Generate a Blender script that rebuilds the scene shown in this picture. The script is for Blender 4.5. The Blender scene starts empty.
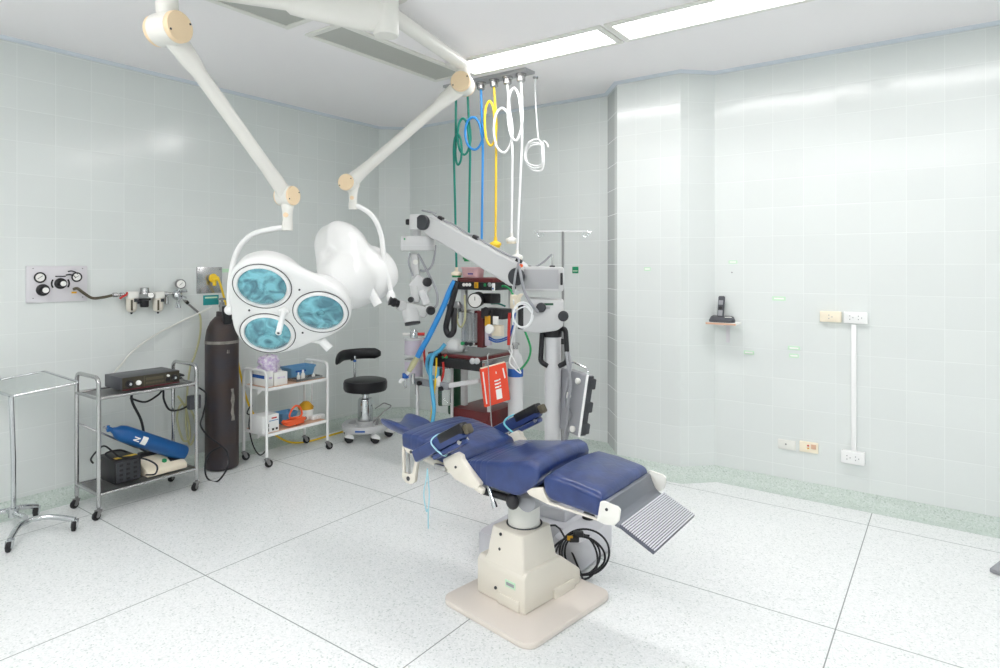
import bpy, bmesh, math, random
from mathutils import Vector, Matrix
random.seed(7)
C = bpy.context.scene.collection
PI = math.pi
V = Vector
# ------------------------------------------------------------------ camera model (real lens, room axes)
F, YAW, HY, EYE, CEIL = 626.0, math.radians(35.7), 265.0, 1.55, 2.963
FW = V((-math.sin(YAW), math.cos(YAW), 0)); RT = V((math.cos(YAW), math.sin(YAW), 0)); UP = V((0, 0, 1))
EYEP = V((0, 0, EYE))
def ray(px, py): return FW + RT * ((px - 500) / F) + UP * ((HY - py) / F)
def P(px, py, d): return EYEP + ray(px, py) * d
def onz(px, py, z): r = ray(px, py); return EYEP + r * ((z - EYE) / r.z)
def onx(px, py, x): r = ray(px, py); return EYEP + r * (x / r.x)
def ony(px, py, y): r = ray(px, py); return EYEP + r * (y / r.y)

# ------------------------------------------------------------------ mesh builder
def basis(a):
    a = V(a).normalized()
    t = V((0, 0, 1)) if abs(a.z) < .9 else V((1, 0, 0))
    u = t.cross(a).normalized(); return u, a.cross(u), a
def frame(o, u, v, w): return Matrix(((u[0], v[0], w[0], o[0]), (u[1], v[1], w[1], o[1]), (u[2], v[2], w[2], o[2]), (0, 0, 0, 1)))
def rz(a): return Matrix.Rotation(a, 4, 'Z')
def spline(pts, k=6, closed=False):
    pts = [V(p) for p in pts]; n = len(pts); out = []
    for i in range(n if closed else n - 1):
        if closed: a, b, c, d = pts[i - 1], pts[i], pts[(i + 1) % n], pts[(i + 2) % n]
        else: a, b, c, d = pts[max(i - 1, 0)], pts[i], pts[i + 1], pts[min(i + 2, n - 1)]
        for j in range(k):
            t = j / k
            out.append(.5 * ((2 * b) + (c - a) * t + (2 * a - 5 * b + 4 * c - d) * t * t + (3 * b - a - 3 * c + d) * t ** 3))
    if not closed: out.append(pts[-1])
    return out
def fillet(pts, r, k=5):
    pts = [V(p) for p in pts]; out = [pts[0]]
    for a, b, c in zip(pts, pts[1:], pts[2:]):
        d1 = (a - b); d2 = (c - b); q = min(r, d1.length * .49, d2.length * .49)
        s, e = b + d1.normalized() * q, b + d2.normalized() * q
        for j in range(k + 1):
            t = j / k; out.append(s * (1 - t) ** 2 + b * 2 * t * (1 - t) + e * t * t)
    out.append(pts[-1]); return out

ROOTM = {}
class MB:
    def __init__(s, M=None): s.bm = bmesh.new(); s.M = M or Matrix()
    def add(s, vs, fs):
        b = [s.bm.verts.new(s.M @ V(v)) for v in vs]
        for f in fs:
            try: s.bm.faces.new([b[i] for i in f])
            except ValueError: pass
        return s
    def merge(s, tmp, M=None):
        M = M or Matrix(); tmp.verts.ensure_lookup_table(); tmp.verts.index_update()
        vs = [M @ v.co for v in tmp.verts]; fs = [[v.index for v in f.verts] for f in tmp.faces]
        tmp.free(); return s.add(vs, fs)
    def box(s, c, size, R=None, bev=0., seg=2):
        t = bmesh.new(); bmesh.ops.create_cube(t, size=1)
        for v in t.verts: v.co = V((v.co.x * size[0], v.co.y * size[1], v.co.z * size[2]))
        if bev: bmesh.ops.bevel(t, geom=t.edges[:], offset=min(bev, min(size) * .49), segments=seg, profile=.5, affect='EDGES')
        return s.merge(t, Matrix.Translation(V(c)) @ (R.to_4x4() if R else Matrix()))
    def bar(s, a, b, w, h, bev=0., up=(0, 0, 1)):
        a, b = V(a), V(b); x = (b - a).normalized(); y = V(up).cross(x)
        y = y.normalized() if y.length > 1e-4 else V((0, 1, 0)); z = x.cross(y)
        R = Matrix((x, y, z)).transposed()
        return s.box((a + b) / 2, ((b - a).length, w, h), R, bev)
    def cyl(s, a, b, r, r2=None, n=24):
        return s.lathe([(0, 0), (r, 0), (r if r2 is None else r2, (V(b) - V(a)).length), (0, (V(b) - V(a)).length)], a, V(b) - V(a), n)
    def lathe(s, prof, o=(0, 0, 0), axis=(0, 0, 1), n=28):
        u, v, w = basis(axis); o = V(o); vs = []; fs = []; rows = []
        for r, h in prof:
            if r < 1e-6: rows.append([len(vs)]); vs.append(o + w * h)
            else:
                rows.append(list(range(len(vs), len(vs) + n)))
                for i in range(n):
                    a = 2 * PI * i / n; vs.append(o + w * h + (u * math.cos(a) + v * math.sin(a)) * r)
        for A, B in zip(rows, rows[1:]):
            for i in range(n):
                j = (i + 1) % n
                if len(A) == 1 and len(B) == 1: continue
                if len(A) == 1: fs.append((A[0], B[j], B[i]))
                elif len(B) == 1: fs.append((A[i], A[j], B[0]))
                else: fs.append((A[i], A[j], B[j], B[i]))
        return s.add(vs, fs)
    def tube(s, pts, r, n=10, closed=False):
        pts = [V(p) for p in pts]; m = len(pts); vs = []; fs = []; prev = None
        for i, p in enumerate(pts):
            if closed: t = pts[(i + 1) % m] - pts[i - 1]
            else: t = pts[min(i + 1, m - 1)] - pts[max(i - 1, 0)]
            t = t.normalized() if t.length > 1e-9 else V((0, 0, 1))
            if prev is None: u = basis(t)[0]
            else:
                u = prev - t * prev.dot(t); u = u.normalized() if u.length > 1e-6 else basis(t)[0]
            prev = u; v = t.cross(u); q = r[i] if isinstance(r, (list, tuple)) else r
            for k in range(n):
                a = 2 * PI * k / n; vs.append(p + (u * math.cos(a) + v * math.sin(a)) * q)
        for i in range(m if closed else m - 1):
            j = (i + 1) % m
            for k in range(n):
                l = (k + 1) % n; fs.append((i * n + k, i * n + l, j * n + l, j * n + k))
        if not closed: fs += [tuple(range(n))[::-1], tuple(range((m - 1) * n, m * n))]
        return s.add(vs, fs)
    def prism(s, poly, o, u, v, d, bev=0., seg=2, center=True):
        """polygon in the (u,v) plane at o, thickness d along u x v"""
        u, v = V(u).normalized(), V(v).normalized(); w = u.cross(v)
        t = bmesh.new(); k = len(poly); z0 = -d / 2 if center else 0
        a = [t.verts.new((x, y, z0)) for x, y in poly]; b = [t.verts.new((x, y, z0 + d)) for x, y in poly]
        t.faces.new(a[::-1]); t.faces.new(b)
        for i in range(k): t.faces.new((a[i], a[(i + 1) % k], b[(i + 1) % k], b[i]))
        bmesh.ops.recalc_face_normals(t, faces=t.faces[:])
        if bev: bmesh.ops.bevel(t, geom=t.edges[:], offset=bev, segments=seg, profile=.5, affect='EDGES', clamp_overlap=True)
        return s.merge(t, frame(V(o), u, v, w))
    def torus(s, o, axis, R, r, n=32, k=8, sx=1., sy=1., u=None):
        if u is None: u, v, w = basis(axis)
        else: w = V(axis).normalized(); u = V(u).normalized(); v = w.cross(u)
        o = V(o)
        return s.tube([o + u * math.cos(2 * PI * i / n) * R * sx + v * math.sin(2 * PI * i / n) * R * sy for i in range(n)], r, k, True)
    def ball(s, c, r, sc=(1, 1, 1), n=20):
        t = bmesh.new(); bmesh.ops.create_uvsphere(t, u_segments=n, v_segments=n // 2, radius=r)
        for v in t.verts: v.co = V((v.co.x * sc[0], v.co.y * sc[1], v.co.z * sc[2]))
        return s.merge(t, Matrix.Translation(V(c)))
    def loft(s, rings, cap=True):
        n = len(rings[0]); vs = [p for r in rings for p in r]; fs = []
        for i in range(len(rings) - 1):
            for k in range(n):
                l = (k + 1) % n; fs.append((i * n + k, i * n + l, (i + 1) * n + l, (i + 1) * n + k))
        if cap: fs += [tuple(range(n))[::-1], tuple(range((len(rings) - 1) * n, len(rings) * n))]
        return s.add(vs, fs)
    def build(s, name, m, parent=None, loc=None, sharp=40, sub=0, label=None):
        bmesh.ops.recalc_face_normals(s.bm, faces=s.bm.faces[:])
        me = bpy.data.meshes.new(name); s.bm.to_mesh(me); s.bm.free()
        o = bpy.data.objects.new(name, me); C.objects.link(o)
        if parent is not None:
            RM = ROOTM[parent.name]; me.transform(RM.inverted()); o.parent = parent; ROOTM[o.name] = RM
        else:
            L = V(loc) if loc is not None else V((0, 0, 0))
            me.transform(Matrix.Translation(-L)); o.location = L; ROOTM[o.name] = Matrix.Translation(L)
        me.materials.append(m)
        me.polygons.foreach_set('use_smooth', [True] * len(me.polygons))
        me.set_sharp_from_angle(angle=math.radians(sharp))
        if sub:
            md = o.modifiers.new('smooth', 'SUBSURF'); md.levels = sub; md.render_levels = sub
        if label: o['label'] = label
        return o
def tag(o, label, cat, group=None, kind=None):
    o['label'] = label; o['category'] = cat
    if group: o['group'] = group
    if kind: o['kind'] = kind
    return o
def thing(name, label, cat, loc, rot=0., group=None):
    o = bpy.data.objects.new(name, None); C.objects.link(o); o.empty_display_size = .1
    o.location = V(loc); o.rotation_euler = (0, 0, rot)
    ROOTM[o.name] = Matrix.Translation(V(loc)) @ rz(rot)
    return tag(o, label, cat, group)
def struct(o): o['kind'] = 'structure'; return o
def copy_thing(src, loc, label):
    def cp(o, par):
        c = o.copy(); C.objects.link(c); ROOTM[c.name] = ROOTM[o.name]
        if par is not None: c.parent = par
        for ch in [q for q in bpy.data.objects if q.parent == o]: cp(ch, c)
        return c
    r = cp(src, None); r.location = V(loc); r['label'] = label
    return r

# ------------------------------------------------------------------ materials
def lin(c):
    def f(x): x /= 255.; return x / 12.92 if x <= .04045 else ((x + .055) / 1.055) ** 2.4
    return (f(c[0]), f(c[1]), f(c[2]), 1)
def mat(name, col, rough=.5, metal=0., coat=0., emit=0., trans=0., noise=0., nscale=8., bump=0., bscale=60., ior=1.45, col2=None, alpha=1.):
    m = bpy.data.materials.new(name); m.use_nodes = True
    nt = m.node_tree; b = nt.nodes['Principled BSDF']; L = nt.links
    b.inputs['Base Color'].default_value = lin(col); b.inputs['Roughness'].default_value = rough
    b.inputs['Metallic'].default_value = metal; b.inputs['Coat Weight'].default_value = coat
    b.inputs['Transmission Weight'].default_value = trans; b.inputs['IOR'].default_value = ior
    b.inputs['Alpha'].default_value = alpha
    if emit: b.inputs['Emission Color'].default_value = lin(col); b.inputs['Emission Strength'].default_value = emit
    if noise or bump:
        tc = nt.nodes.new('ShaderNodeTexCoord')
    if noise:
        n = nt.nodes.new('ShaderNodeTexNoise'); n.inputs['Scale'].default_value = nscale; n.inputs['Detail'].default_value = 5
        L.new(tc.outputs['Object'], n.inputs['Vector'])
        r = nt.nodes.new('ShaderNodeValToRGB'); e = r.color_ramp.elements
        c2 = col2 or tuple(max(0, x * (1 - noise)) for x in col)
        e[0].position = .35; e[0].color = lin(c2); e[1].position = .65; e[1].color = lin(col)
        L.new(n.outputs['Fac'], r.inputs['Fac']); L.new(r.outputs['Color'], b.inputs['Base Color'])
    if bump:
        n2 = nt.nodes.new('ShaderNodeTexNoise'); n2.inputs['Scale'].default_value = bscale; n2.inputs['Detail'].default_value = 3
        L.new(tc.outputs['Object'], n2.inputs['Vector'])
        bp = nt.nodes.new('ShaderNodeBump'); bp.inputs['Strength'].default_value = bump; bp.inputs['Distance'].default_value = .01
        L.new(n2.outputs['Fac'], bp.inputs['Height']); L.new(bp.outputs['Normal'], b.inputs['Normal'])
    return m
def mth(nt, op, a, b=None, c=None):
    n = nt.nodes.new('ShaderNodeMath'); n.operation = op
    for i, x in enumerate((a, b, c)):
        if x is None: continue
        if isinstance(x, (int, float)): n.inputs[i].default_value = x
        else: nt.links.new(x, n.inputs[i])
    return n.outputs[0]
TILE = .2032
def mat_tile(name, ax, oh, ov, th=.2, tv=.2, col=(220, 225, 223), grout=(223, 228, 226), rough=.16):
    m = mat(name, col, rough); nt = m.node_tree; b = nt.nodes['Principled BSDF']; L = nt.links
    b.inputs['IOR'].default_value = 1.5
    tc = nt.nodes.new('ShaderNodeTexCoord'); sp = nt.nodes.new('ShaderNodeSeparateXYZ'); L.new(tc.outputs['Object'], sp.inputs[0])
    ds = []; ids = []; frs = []
    for src, off, TILE in ((sp.outputs[ax], oh, th), (sp.outputs[2], ov, tv)):
        t = mth(nt, 'DIVIDE', mth(nt, 'SUBTRACT', src, off), TILE)
        fr = mth(nt, 'FRACT', t); frs.append(fr); ids.append(mth(nt, 'FLOOR', t))
        ds.append(mth(nt, 'MINIMUM', fr, mth(nt, 'SUBTRACT', 1., fr)))
    d = mth(nt, 'MINIMUM', ds[0], ds[1])
    mask = nt.nodes.new('ShaderNodeMapRange'); mask.inputs['From Min'].default_value = .005; mask.inputs['From Max'].default_value = .011
    L.new(d, mask.inputs['Value'])
    # small tone change from tile to tile
    cx = nt.nodes.new('ShaderNodeCombineXYZ'); L.new(ids[0], cx.inputs[0]); L.new(ids[1], cx.inputs[1])
    wn = nt.nodes.new('ShaderNodeTexWhiteNoise'); wn.noise_dimensions = '2D'; L.new(cx.outputs[0], wn.inputs['Vector'])
    mx = nt.nodes.new('ShaderNodeMix'); mx.data_type = 'RGBA'; mx.inputs[6].default_value = lin(tuple(x - 3 for x in col)); mx.inputs[7].default_value = lin(col)
    L.new(wn.outputs['Value'], mx.inputs[0])
    m2 = nt.nodes.new('ShaderNodeMix'); m2.data_type = 'RGBA'; m2.inputs[6].default_value = lin(grout)
    L.new(mask.outputs[0], m2.inputs[0]); L.new(mx.outputs[2], m2.inputs[7]); L.new(m2.outputs[2], b.inputs['Base Color'])
    rr = nt.nodes.new('ShaderNodeMapRange'); rr.inputs['To Min'].default_value = .35; rr.inputs['To Max'].default_value = rough
    L.new(mask.outputs[0], rr.inputs['Value']); L.new(rr.outputs[0], b.inputs['Roughness'])
    n2 = nt.nodes.new('ShaderNodeTexNoise'); n2.inputs['Scale'].default_value = 5; L.new(tc.outputs['Object'], n2.inputs['Vector'])
    pil = nt.nodes.new('ShaderNodeMapRange'); pil.inputs['From Max'].default_value = .06; pil.interpolation_type = 'SMOOTHSTEP'; L.new(d, pil.inputs['Value'])
    sw = nt.nodes.new('ShaderNodeSeparateColor'); L.new(wn.outputs['Color'], sw.inputs[0])
    tilt = mth(nt, 'ADD', mth(nt, 'MULTIPLY', frs[0], mth(nt, 'SUBTRACT', sw.outputs[0], .5)), mth(nt, 'MULTIPLY', frs[1], mth(nt, 'SUBTRACT', sw.outputs[1], .5)))
    hh = mth(nt, 'ADD', mth(nt, 'ADD', mth(nt, 'MULTIPLY', pil.outputs[0], .10), mth(nt, 'MULTIPLY', n2.outputs['Fac'], .08)), mth(nt, 'MULTIPLY', tilt, 1.6))
    bp = nt.nodes.new('ShaderNodeBump'); bp.inputs['Strength'].default_value = .35; bp.inputs['Distance'].default_value = .006
    L.new(hh, bp.inputs['Height']); L.new(bp.outputs['Normal'], b.inputs['Normal'])
    return m
def mat_terrazzo(name, base, dark, light, joints=True, rough=.28):
    m = mat(name, base, rough); nt = m.node_tree; b = nt.nodes['Principled BSDF']; L = nt.links
    tc = nt.nodes.new('ShaderNodeTexCoord'); sp = nt.nodes.new('ShaderNodeSeparateXYZ'); L.new(tc.outputs['Object'], sp.inputs[0])
    vo = nt.nodes.new('ShaderNodeTexVoronoi'); vo.inputs['Scale'].default_value = 150; L.new(tc.outputs['Object'], vo.inputs['Vector'])
    sc = nt.nodes.new('ShaderNodeSeparateColor'); L.new(vo.outputs['Color'], sc.inputs[0])
    r = nt.nodes.new('ShaderNodeValToRGB'); r.color_ramp.interpolation = 'CONSTANT'; e = r.color_ramp.elements
    e[0].position = 0; e[0].color = lin(dark); e[1].position = .045; e[1].color = lin(tuple((x * 2 + y) / 3 for x, y in zip(base, dark)))
    q = e.new(.22); q.color = lin(base); q = e.new(.7); q.color = lin(light)
    L.new(sc.outputs[0], r.inputs['Fac'])
    no = nt.nodes.new('ShaderNodeTexNoise'); no.inputs['Scale'].default_value = 1.3; no.inputs['Detail'].default_value = 4; L.new(tc.outputs['Object'], no.inputs['Vector'])
    mx = nt.nodes.new('ShaderNodeMix'); mx.data_type = 'RGBA'; mx.blend_type = 'MULTIPLY'; L.new(mth(nt, 'MULTIPLY', no.outputs['Fac'], .22), mx.inputs[0])
    L.new(r.outputs['Color'], mx.inputs[6]); mx.inputs[7].default_value = lin((216, 224, 220))
    out = mx.outputs[2]
    if joints:
        ds = []
        for src, off, per in ((sp.outputs[0], -.395, 1.3125), (sp.outputs[1], 1.68, 1.3145)):
            fr = mth(nt, 'FRACT', mth(nt, 'DIVIDE', mth(nt, 'SUBTRACT', src, off), per))
            ds.append(mth(nt, 'MULTIPLY', mth(nt, 'MINIMUM', fr, mth(nt, 'SUBTRACT', 1., fr)), per))
        d = mth(nt, 'MINIMUM', ds[0], ds[1])
        mk = nt.nodes.new('ShaderNodeMapRange'); mk.inputs['From Min'].default_value = .0015; mk.inputs['From Max'].default_value = .0035; L.new(d, mk.inputs['Value'])
        m3 = nt.nodes.new('ShaderNodeMix'); m3.data_type = 'RGBA'; m3.inputs[6].default_value = lin((128, 136, 134)); L.new(mk.outputs[0], m3.inputs[0]); L.new(out, m3.inputs[7]); out = m3.outputs[2]
    L.new(out, b.inputs['Base Color'])
    return m
def mat_leather(name, lines=None):
    """blue vinyl with soft creases; lines=(x0,x1,period) adds sewn cross ribs along local x"""
    m = mat(name, (44, 64, 118), .32, coat=.35, noise=.14, nscale=14, col2=(35, 52, 101)); nt = m.node_tree; b = nt.nodes['Principled BSDF']; L = nt.links
    tc = nt.nodes.new('ShaderNodeTexCoord'); sp = nt.nodes.new('ShaderNodeSeparateXYZ'); L.new(tc.outputs['Object'], sp.inputs[0])
    vo = nt.nodes.new('ShaderNodeTexVoronoi'); vo.feature = 'DISTANCE_TO_EDGE'; vo.inputs['Scale'].default_value = 16
    nz = nt.nodes.new('ShaderNodeTexNoise'); nz.inputs['Scale'].default_value = 9; nz.inputs['Detail'].default_value = 6
    L.new(tc.outputs['Object'], vo.inputs['Vector']); L.new(tc.outputs['Object'], nz.inputs['Vector'])
    cr = nt.nodes.new('ShaderNodeMapRange'); cr.inputs['From Max'].default_value = .12; L.new(vo.outputs['Distance'], cr.inputs['Value'])
    h = mth(nt, 'ADD', mth(nt, 'MULTIPLY', cr.outputs[0], .10), mth(nt, 'MULTIPLY', nz.outputs['Fac'], .5))
    if lines:
        x0, x1, per = lines
        fr = mth(nt, 'FRACT', mth(nt, 'DIVIDE', mth(nt, 'SUBTRACT', sp.outputs[0], x0), per))
        dd = mth(nt, 'MINIMUM', fr, mth(nt, 'SUBTRACT', 1., fr))
        g = nt.nodes.new('ShaderNodeMapRange'); g.inputs['From Max'].default_value = .28; g.interpolation_type = 'SMOOTHSTEP'; L.new(dd, g.inputs['Value'])
        inside = mth(nt, 'MULTIPLY', mth(nt, 'GREATER_THAN', sp.outputs[0], x0 - per * .5), mth(nt, 'LESS_THAN', sp.outputs[0], x1))
        groove = mth(nt, 'MULTIPLY', mth(nt, 'SUBTRACT', 1., g.outputs[0]), inside)
        h = mth(nt, 'SUBTRACT', h, mth(nt, 'MULTIPLY', groove, .5))
    bp = nt.nodes.new('ShaderNodeBump'); bp.inputs['Strength'].default_value = .45; bp.inputs['Distance'].default_value = .006
    L.new(h, bp.inputs['Height']); L.new(bp.outputs['Normal'], b.inputs['Normal'])
    return m
def mat_lens(name):
    m = mat(name, (70, 160, 180), .10, .55, 1.0); nt = m.node_tree; b = nt.nodes['Principled BSDF']; L = nt.links
    tc = nt.nodes.new('ShaderNodeTexCoord')
    nz = nt.nodes.new('ShaderNodeTexNoise'); nz.inputs['Scale'].default_value = 11; nz.inputs['Detail'].default_value = 5; nz.inputs['Distortion'].default_value = 1.2; L.new(tc.outputs['Object'], nz.inputs['Vector'])
    r = nt.nodes.new('ShaderNodeValToRGB'); e = r.color_ramp.elements
    e[0].position = .36; e[0].color = lin((76, 130, 146)); e[1].position = .62; e[1].color = lin((132, 206, 220)); L.new(nz.outputs['Fac'], r.inputs['Fac']); L.new(r.outputs['Color'], b.inputs['Base Color'])
    bp = nt.nodes.new('ShaderNodeBump'); bp.inputs['Strength'].default_value = .5; bp.inputs['Distance'].default_value = .03; L.new(nz.outputs['Fac'], bp.inputs['Height']); L.new(bp.outputs['Normal'], b.inputs['Normal'])
    return m
M = dict(
    tileL=mat_tile('glazed_tile_left', 1, 1.42, 2.126, .209, .2015),
    tileB=mat_tile('glazed_tile_back', 0, -.025, .176, .195, .197), tileP=mat_tile('glazed_tile_pillar', 0, -1.739, .176, .194, .197),
    cove=mat_terrazzo('green_terrazzo_cove', (196, 208, 200), (170, 184, 175), (206, 215, 210), joints=False, rough=.4),
    floor=mat_terrazzo('pale_terrazzo', (234, 236, 236), (206, 212, 210), (240, 242, 242)),
    ceil=mat('ceiling_paint', (243, 241, 242), .8), mould=mat('pale_blue_moulding', (212, 220, 228), .5),
    white=mat('white_enamel', (238, 239, 238), .3, coat=.3), offw=mat('off_white_plastic', (226, 226, 220), .4),
    armw=mat('lamp_arm_enamel', (228, 227, 221), .3, coat=.2), beigecap=mat('beige_cap', (236, 212, 176), .5),
    cream=mat('cream_plastic', (222, 217, 205), .45), cream2=mat('base_plate_enamel', (220, 212, 203), .4),
    chrome=mat('chrome', (205, 208, 210), .14, 1.), steel=mat('brushed_steel', (190, 190, 190), .26, 1.), steeld=mat('grey_steel', (150, 150, 150), .4, .9),
    alu=mat('aluminium_panel', (214, 212, 216), .45, .1), black=mat('black_plastic', (30, 30, 33), .45), rubber=mat('black_rubber', (38, 38, 40), .7),
    blackvinyl=mat('black_vinyl', (24, 24, 28), .35, bump=.1, bscale=40), cable=mat('black_cable', (34, 35, 40), .5),
    dark=mat('dark_grey_metal', (62, 64, 68), .45, .3), grey=mat('grey_plastic', (150, 152, 156), .45), lgrey=mat('light_grey_enamel', (204, 205, 206), .4),
    mgrey=mat('microscope_grey', (196, 197, 197), .45), pgrey=mat('panel_grey', (168, 169, 171), .5), basegrey=mat('base_grey', (204, 204, 209), .5),
    leather=mat_leather('blue_vinyl'), leatherb=mat_leather('blue_vinyl_back', (-.54, -.36, .045)), leathers=mat_leather('blue_vinyl_seat', (-.17, -.06, .032)),
    blue=mat('blue_paint', (22, 92, 158), .35, noise=.08), cyan=mat('cyan_cord', (120, 200, 215), .6), hblue=mat('blue_hose', (50, 142, 214), .4),
    teal=mat('green_hose', (10, 128, 112), .4), yel=mat('yellow_hose', (240, 204, 52), .4), whiteh=mat('white_hose', (236, 238, 238), .4), lblue=mat('light_blue_hose', (84, 170, 210), .4),
    green=mat('green_plastic', (40, 150, 90), .45), dgreen=mat('dark_green_paint', (24, 74, 50), .4), red=mat('red_plastic', (190, 50, 42), .45),
    maroon=mat('maroon_laminate', (104, 38, 40), .35, noise=.15), folder=mat('red_folder', (236, 78, 50), .5), orange=mat('orange_rubber', (232, 98, 52), .5),
    gold=mat('mustard_plastic', (214, 160, 30), .5), paper=mat('paper_white', (240, 240, 236), .7), tape=mat('blue_tape', (40, 92, 170), .5),
    glass=mat('clear_glass', (250, 253, 252), .03, trans=1.), clear=mat('clear_plastic', (235, 238, 240), .12, trans=.85), lav=mat('lavender_plastic', (205, 196, 209), .45),
    bag=mat('purple_print_film', (240, 237, 243), .35, noise=.3, nscale=45, col2=(196, 170, 214)), bluebox=mat('blue_basket', (104, 156, 196), .45), pink=mat('pink_plastic', (240, 200, 204), .35, trans=.3),
    rust=mat('worn_dark_paint', (56, 53, 59), .45, noise=.3, nscale=7, col2=(64, 52, 48), bump=.1, bscale=30), worn=mat('bare_metal_patch', (150, 146, 138), .6, noise=.2, nscale=30),
    amp=mat('charcoal_case', (74, 76, 82), .4), ampf=mat('olive_faceplate', (62, 58, 46), .45), bluelab=mat('teal_label', (40, 150, 150), .5), glab=mat('green_tape', (192, 224, 196), .6),
    glab2=mat('green_sign', (36, 142, 100), .5), lens=mat_lens('teal_dichroic_glass'), hose_b=mat('brown_hose', (84, 78, 62), .5), ytube=mat('yellowed_tube', (206, 204, 160), .35, alpha=.8),
    diffon=mat('lit_diffuser', (255, 251, 252), .5, emit=13.), difffill=mat('added_fill_diffuser', (255, 251, 252), .5, emit=25.), diffoff=mat('unlit_diffuser', (176, 178, 172), .35), tread=mat('tread_metal', (214, 214, 222), .4), platedark=mat('plate_dark', (92, 94, 106), .4, .3), palecyan=mat('pale_cord', (168, 212, 224), .6), wood=mat('wood_edge', (210, 172, 146), .6), beigeo=mat('beige_outlet', (238, 228, 206), .45), lilac=mat('lilac_print', (110, 96, 160), .6),  # the stronger diffuser glow is for fill fixtures added out of view
    hdr=mat('phone_grey', (70, 72, 78), .4), purpgrey=mat('ribbed_grey', (120, 124, 132), .4, .4),
)
EXPO = 0.2
# ================================================================== ROOM
XL, YB, YR = -4.75, 4.707, 4.642
XR, YF = 2.3, -1.7
struct(MB().box(((XL + XR) / 2, (YF + YB) / 2, -.05), (XR - XL + .4, YB - YF + .4, .1)).build('floor', M['floor']))
struct(MB().box(((XL + XR) / 2, (YF + YB) / 2, CEIL + .05), (XR - XL + .4, YB - YF + .4, .1)).build('ceiling', M['ceil']))
ch = .235   # chamfered corner
wl = MB(); wl.prism([(XL - .12, YF - .1), (XL, YF - .1), (XL, YB - ch), (XL, YB + .12), (XL - .12, YB + .12)], (0, 0, CEIL / 2), (1, 0, 0), (0, 1, 0), CEIL)
struct(wl.build('wall_left', M['tileL']))
wc = MB().prism([(XL - .01, YB - ch), (XL + ch, YB + .01), (XL - .01, YB + .01)], (0, 0, CEIL / 2), (1, 0, 0), (0, 1, 0), CEIL)
struct(wc.build('wall_corner', M['tileB']))
struct(MB().prism([(XL, YB), (-1.7, YB), (-1.7, YB + .12), (XL, YB + .12)], (0, 0, CEIL / 2), (1, 0, 0), (0, 1, 0), CEIL).build('wall_back', M['tileB']))
PIL = [(-2.29, YB + .02), (-2.29, YB), (-2.088, 4.457), (-1.588, 4.457), (-1.4, YR), (-1.4, YB + .02)]
struct(MB().prism(PIL, (0, 0, CEIL / 2), (1, 0, 0), (0, 1, 0), CEIL).build('wall_pillar', M['tileP']))
struct(MB().prism([(-1.5, YR), (XR + .1, YR), (XR + .1, YB + .12), (-1.5, YB + .12)], (0, 0, CEIL / 2), (1, 0, 0), (0, 1, 0), CEIL).build('wall_right', M['tileB']))
struct(MB().box((XR + .05, (YF + YB) / 2, CEIL / 2), (.1, YB - YF + .3, CEIL)).build('wall_near', M['tileL']))
struct(MB().box(((XL + XR) / 2, YF - .05, CEIL / 2), (XR - XL + .3, .1, CEIL)).build('wall_front', M['tileB']))
# ceiling moulding + terrazzo cove follow the wall line
WALL = [V((XL, YF, 0)), V((XL, YB - ch, 0)), V((XL + ch, YB, 0)), V((-2.29, YB, 0)), V((-2.088, 4.457, 0)), V((-1.588, 4.457, 0)), V((-1.4, YR, 0)), V((XR, YR, 0))]
def along(prof):
    nrm = []
    for i in range(len(WALL)):
        ns = []
        for a, b in ((i - 1, i), (i, i + 1)):
            if a < 0 or b >= len(WALL): continue
            d = (WALL[b] - WALL[a]).normalized(); ns.append(V((d.y, -d.x, 0)))
        n = sum(ns, V()).normalized(); nrm.append(n / max(.5, n.dot(ns[0])))
    mb = MB(); mb.loft([[w + n * q + V((0, 0, z)) for q, z in prof] for w, n in zip(WALL, nrm)])
    return mb
struct(along([(-.01, CEIL + .005), (.028, CEIL + .005), (.026, CEIL - .006), (.012, CEIL - .019), (-.01, CEIL - .021)]).build('trim_1', M['mould']))
struct(along([(-.01, -.005), (.11, -.005), (.11, .001), (.07, .007), (.035, .024), (.012, .055), (.003, .085), (-.01, .086)]).build('baseboard_back', M['cove'], sharp=80))

# ------------------------------------------------------------------ ceiling lights (recessed troffers, some added out of view as fill)
def troffer(cx, cy, along_x, lit, label, name='ceiling_light', on='diffon'):
    l, w = 1.2, .335
    sx, sy = (l, w) if along_x else (w, l)
    t = thing(name, label, 'ceiling light', (cx, cy, CEIL), 0, 'recessed ceiling lights')
    f = MB(); b = .04; h = .014
    for s in (-1, 1):
        f.box((cx, cy + s * (sy - b) / 2, CEIL - h / 2 + .001), (sx, b, h), bev=.003)
        f.box((cx + s * (sx - b) / 2, cy, CEIL - h / 2 + .001), (b, sy - 2 * b, h), bev=.003)
    f.build('frame', M['offw'], t)
    MB().box((cx, cy, CEIL - .004), (sx - 2 * b + .004, sy - 2 * b + .004, .006)).build('diffuser', M[on] if lit else M['diffoff'], t)
    return t
LY = 3.50
troffer(-2.27, LY, True, True, 'lit recessed ceiling light just left of the other lit one, above the hanging hoses')
troffer(-1.05, LY, True, True, 'lit recessed ceiling light toward the right, above the column of the tiled wall')
troffer(.17, LY, True, True, 'lit recessed ceiling light at the right end of the row along the back wall')
troffer(-3.035, 3.01, False, False, 'unlit grey ceiling light panel ending at the lamp elbow joint')
troffer(-3.035, 1.69, False, False, 'unlit grey ceiling light panel behind the thick horizontal lamp arm')
troffer(-3.035, .47, False, True, 'added unseen fill ceiling light of the left-hand row nearest the camera')  # added beside the view to brighten the left side
for i, y in ((2, .5),):  # fill fixture added outside the view, brightens the room from the right
    troffer(.95, y, False, True, ('added unseen fill ceiling light of the right-hand row nearest the tiled wall', 'added unseen fill ceiling light in the middle of the right-hand row', 'added unseen fill ceiling light of the right-hand row nearest the camera')[i], on='difffill')
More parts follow.
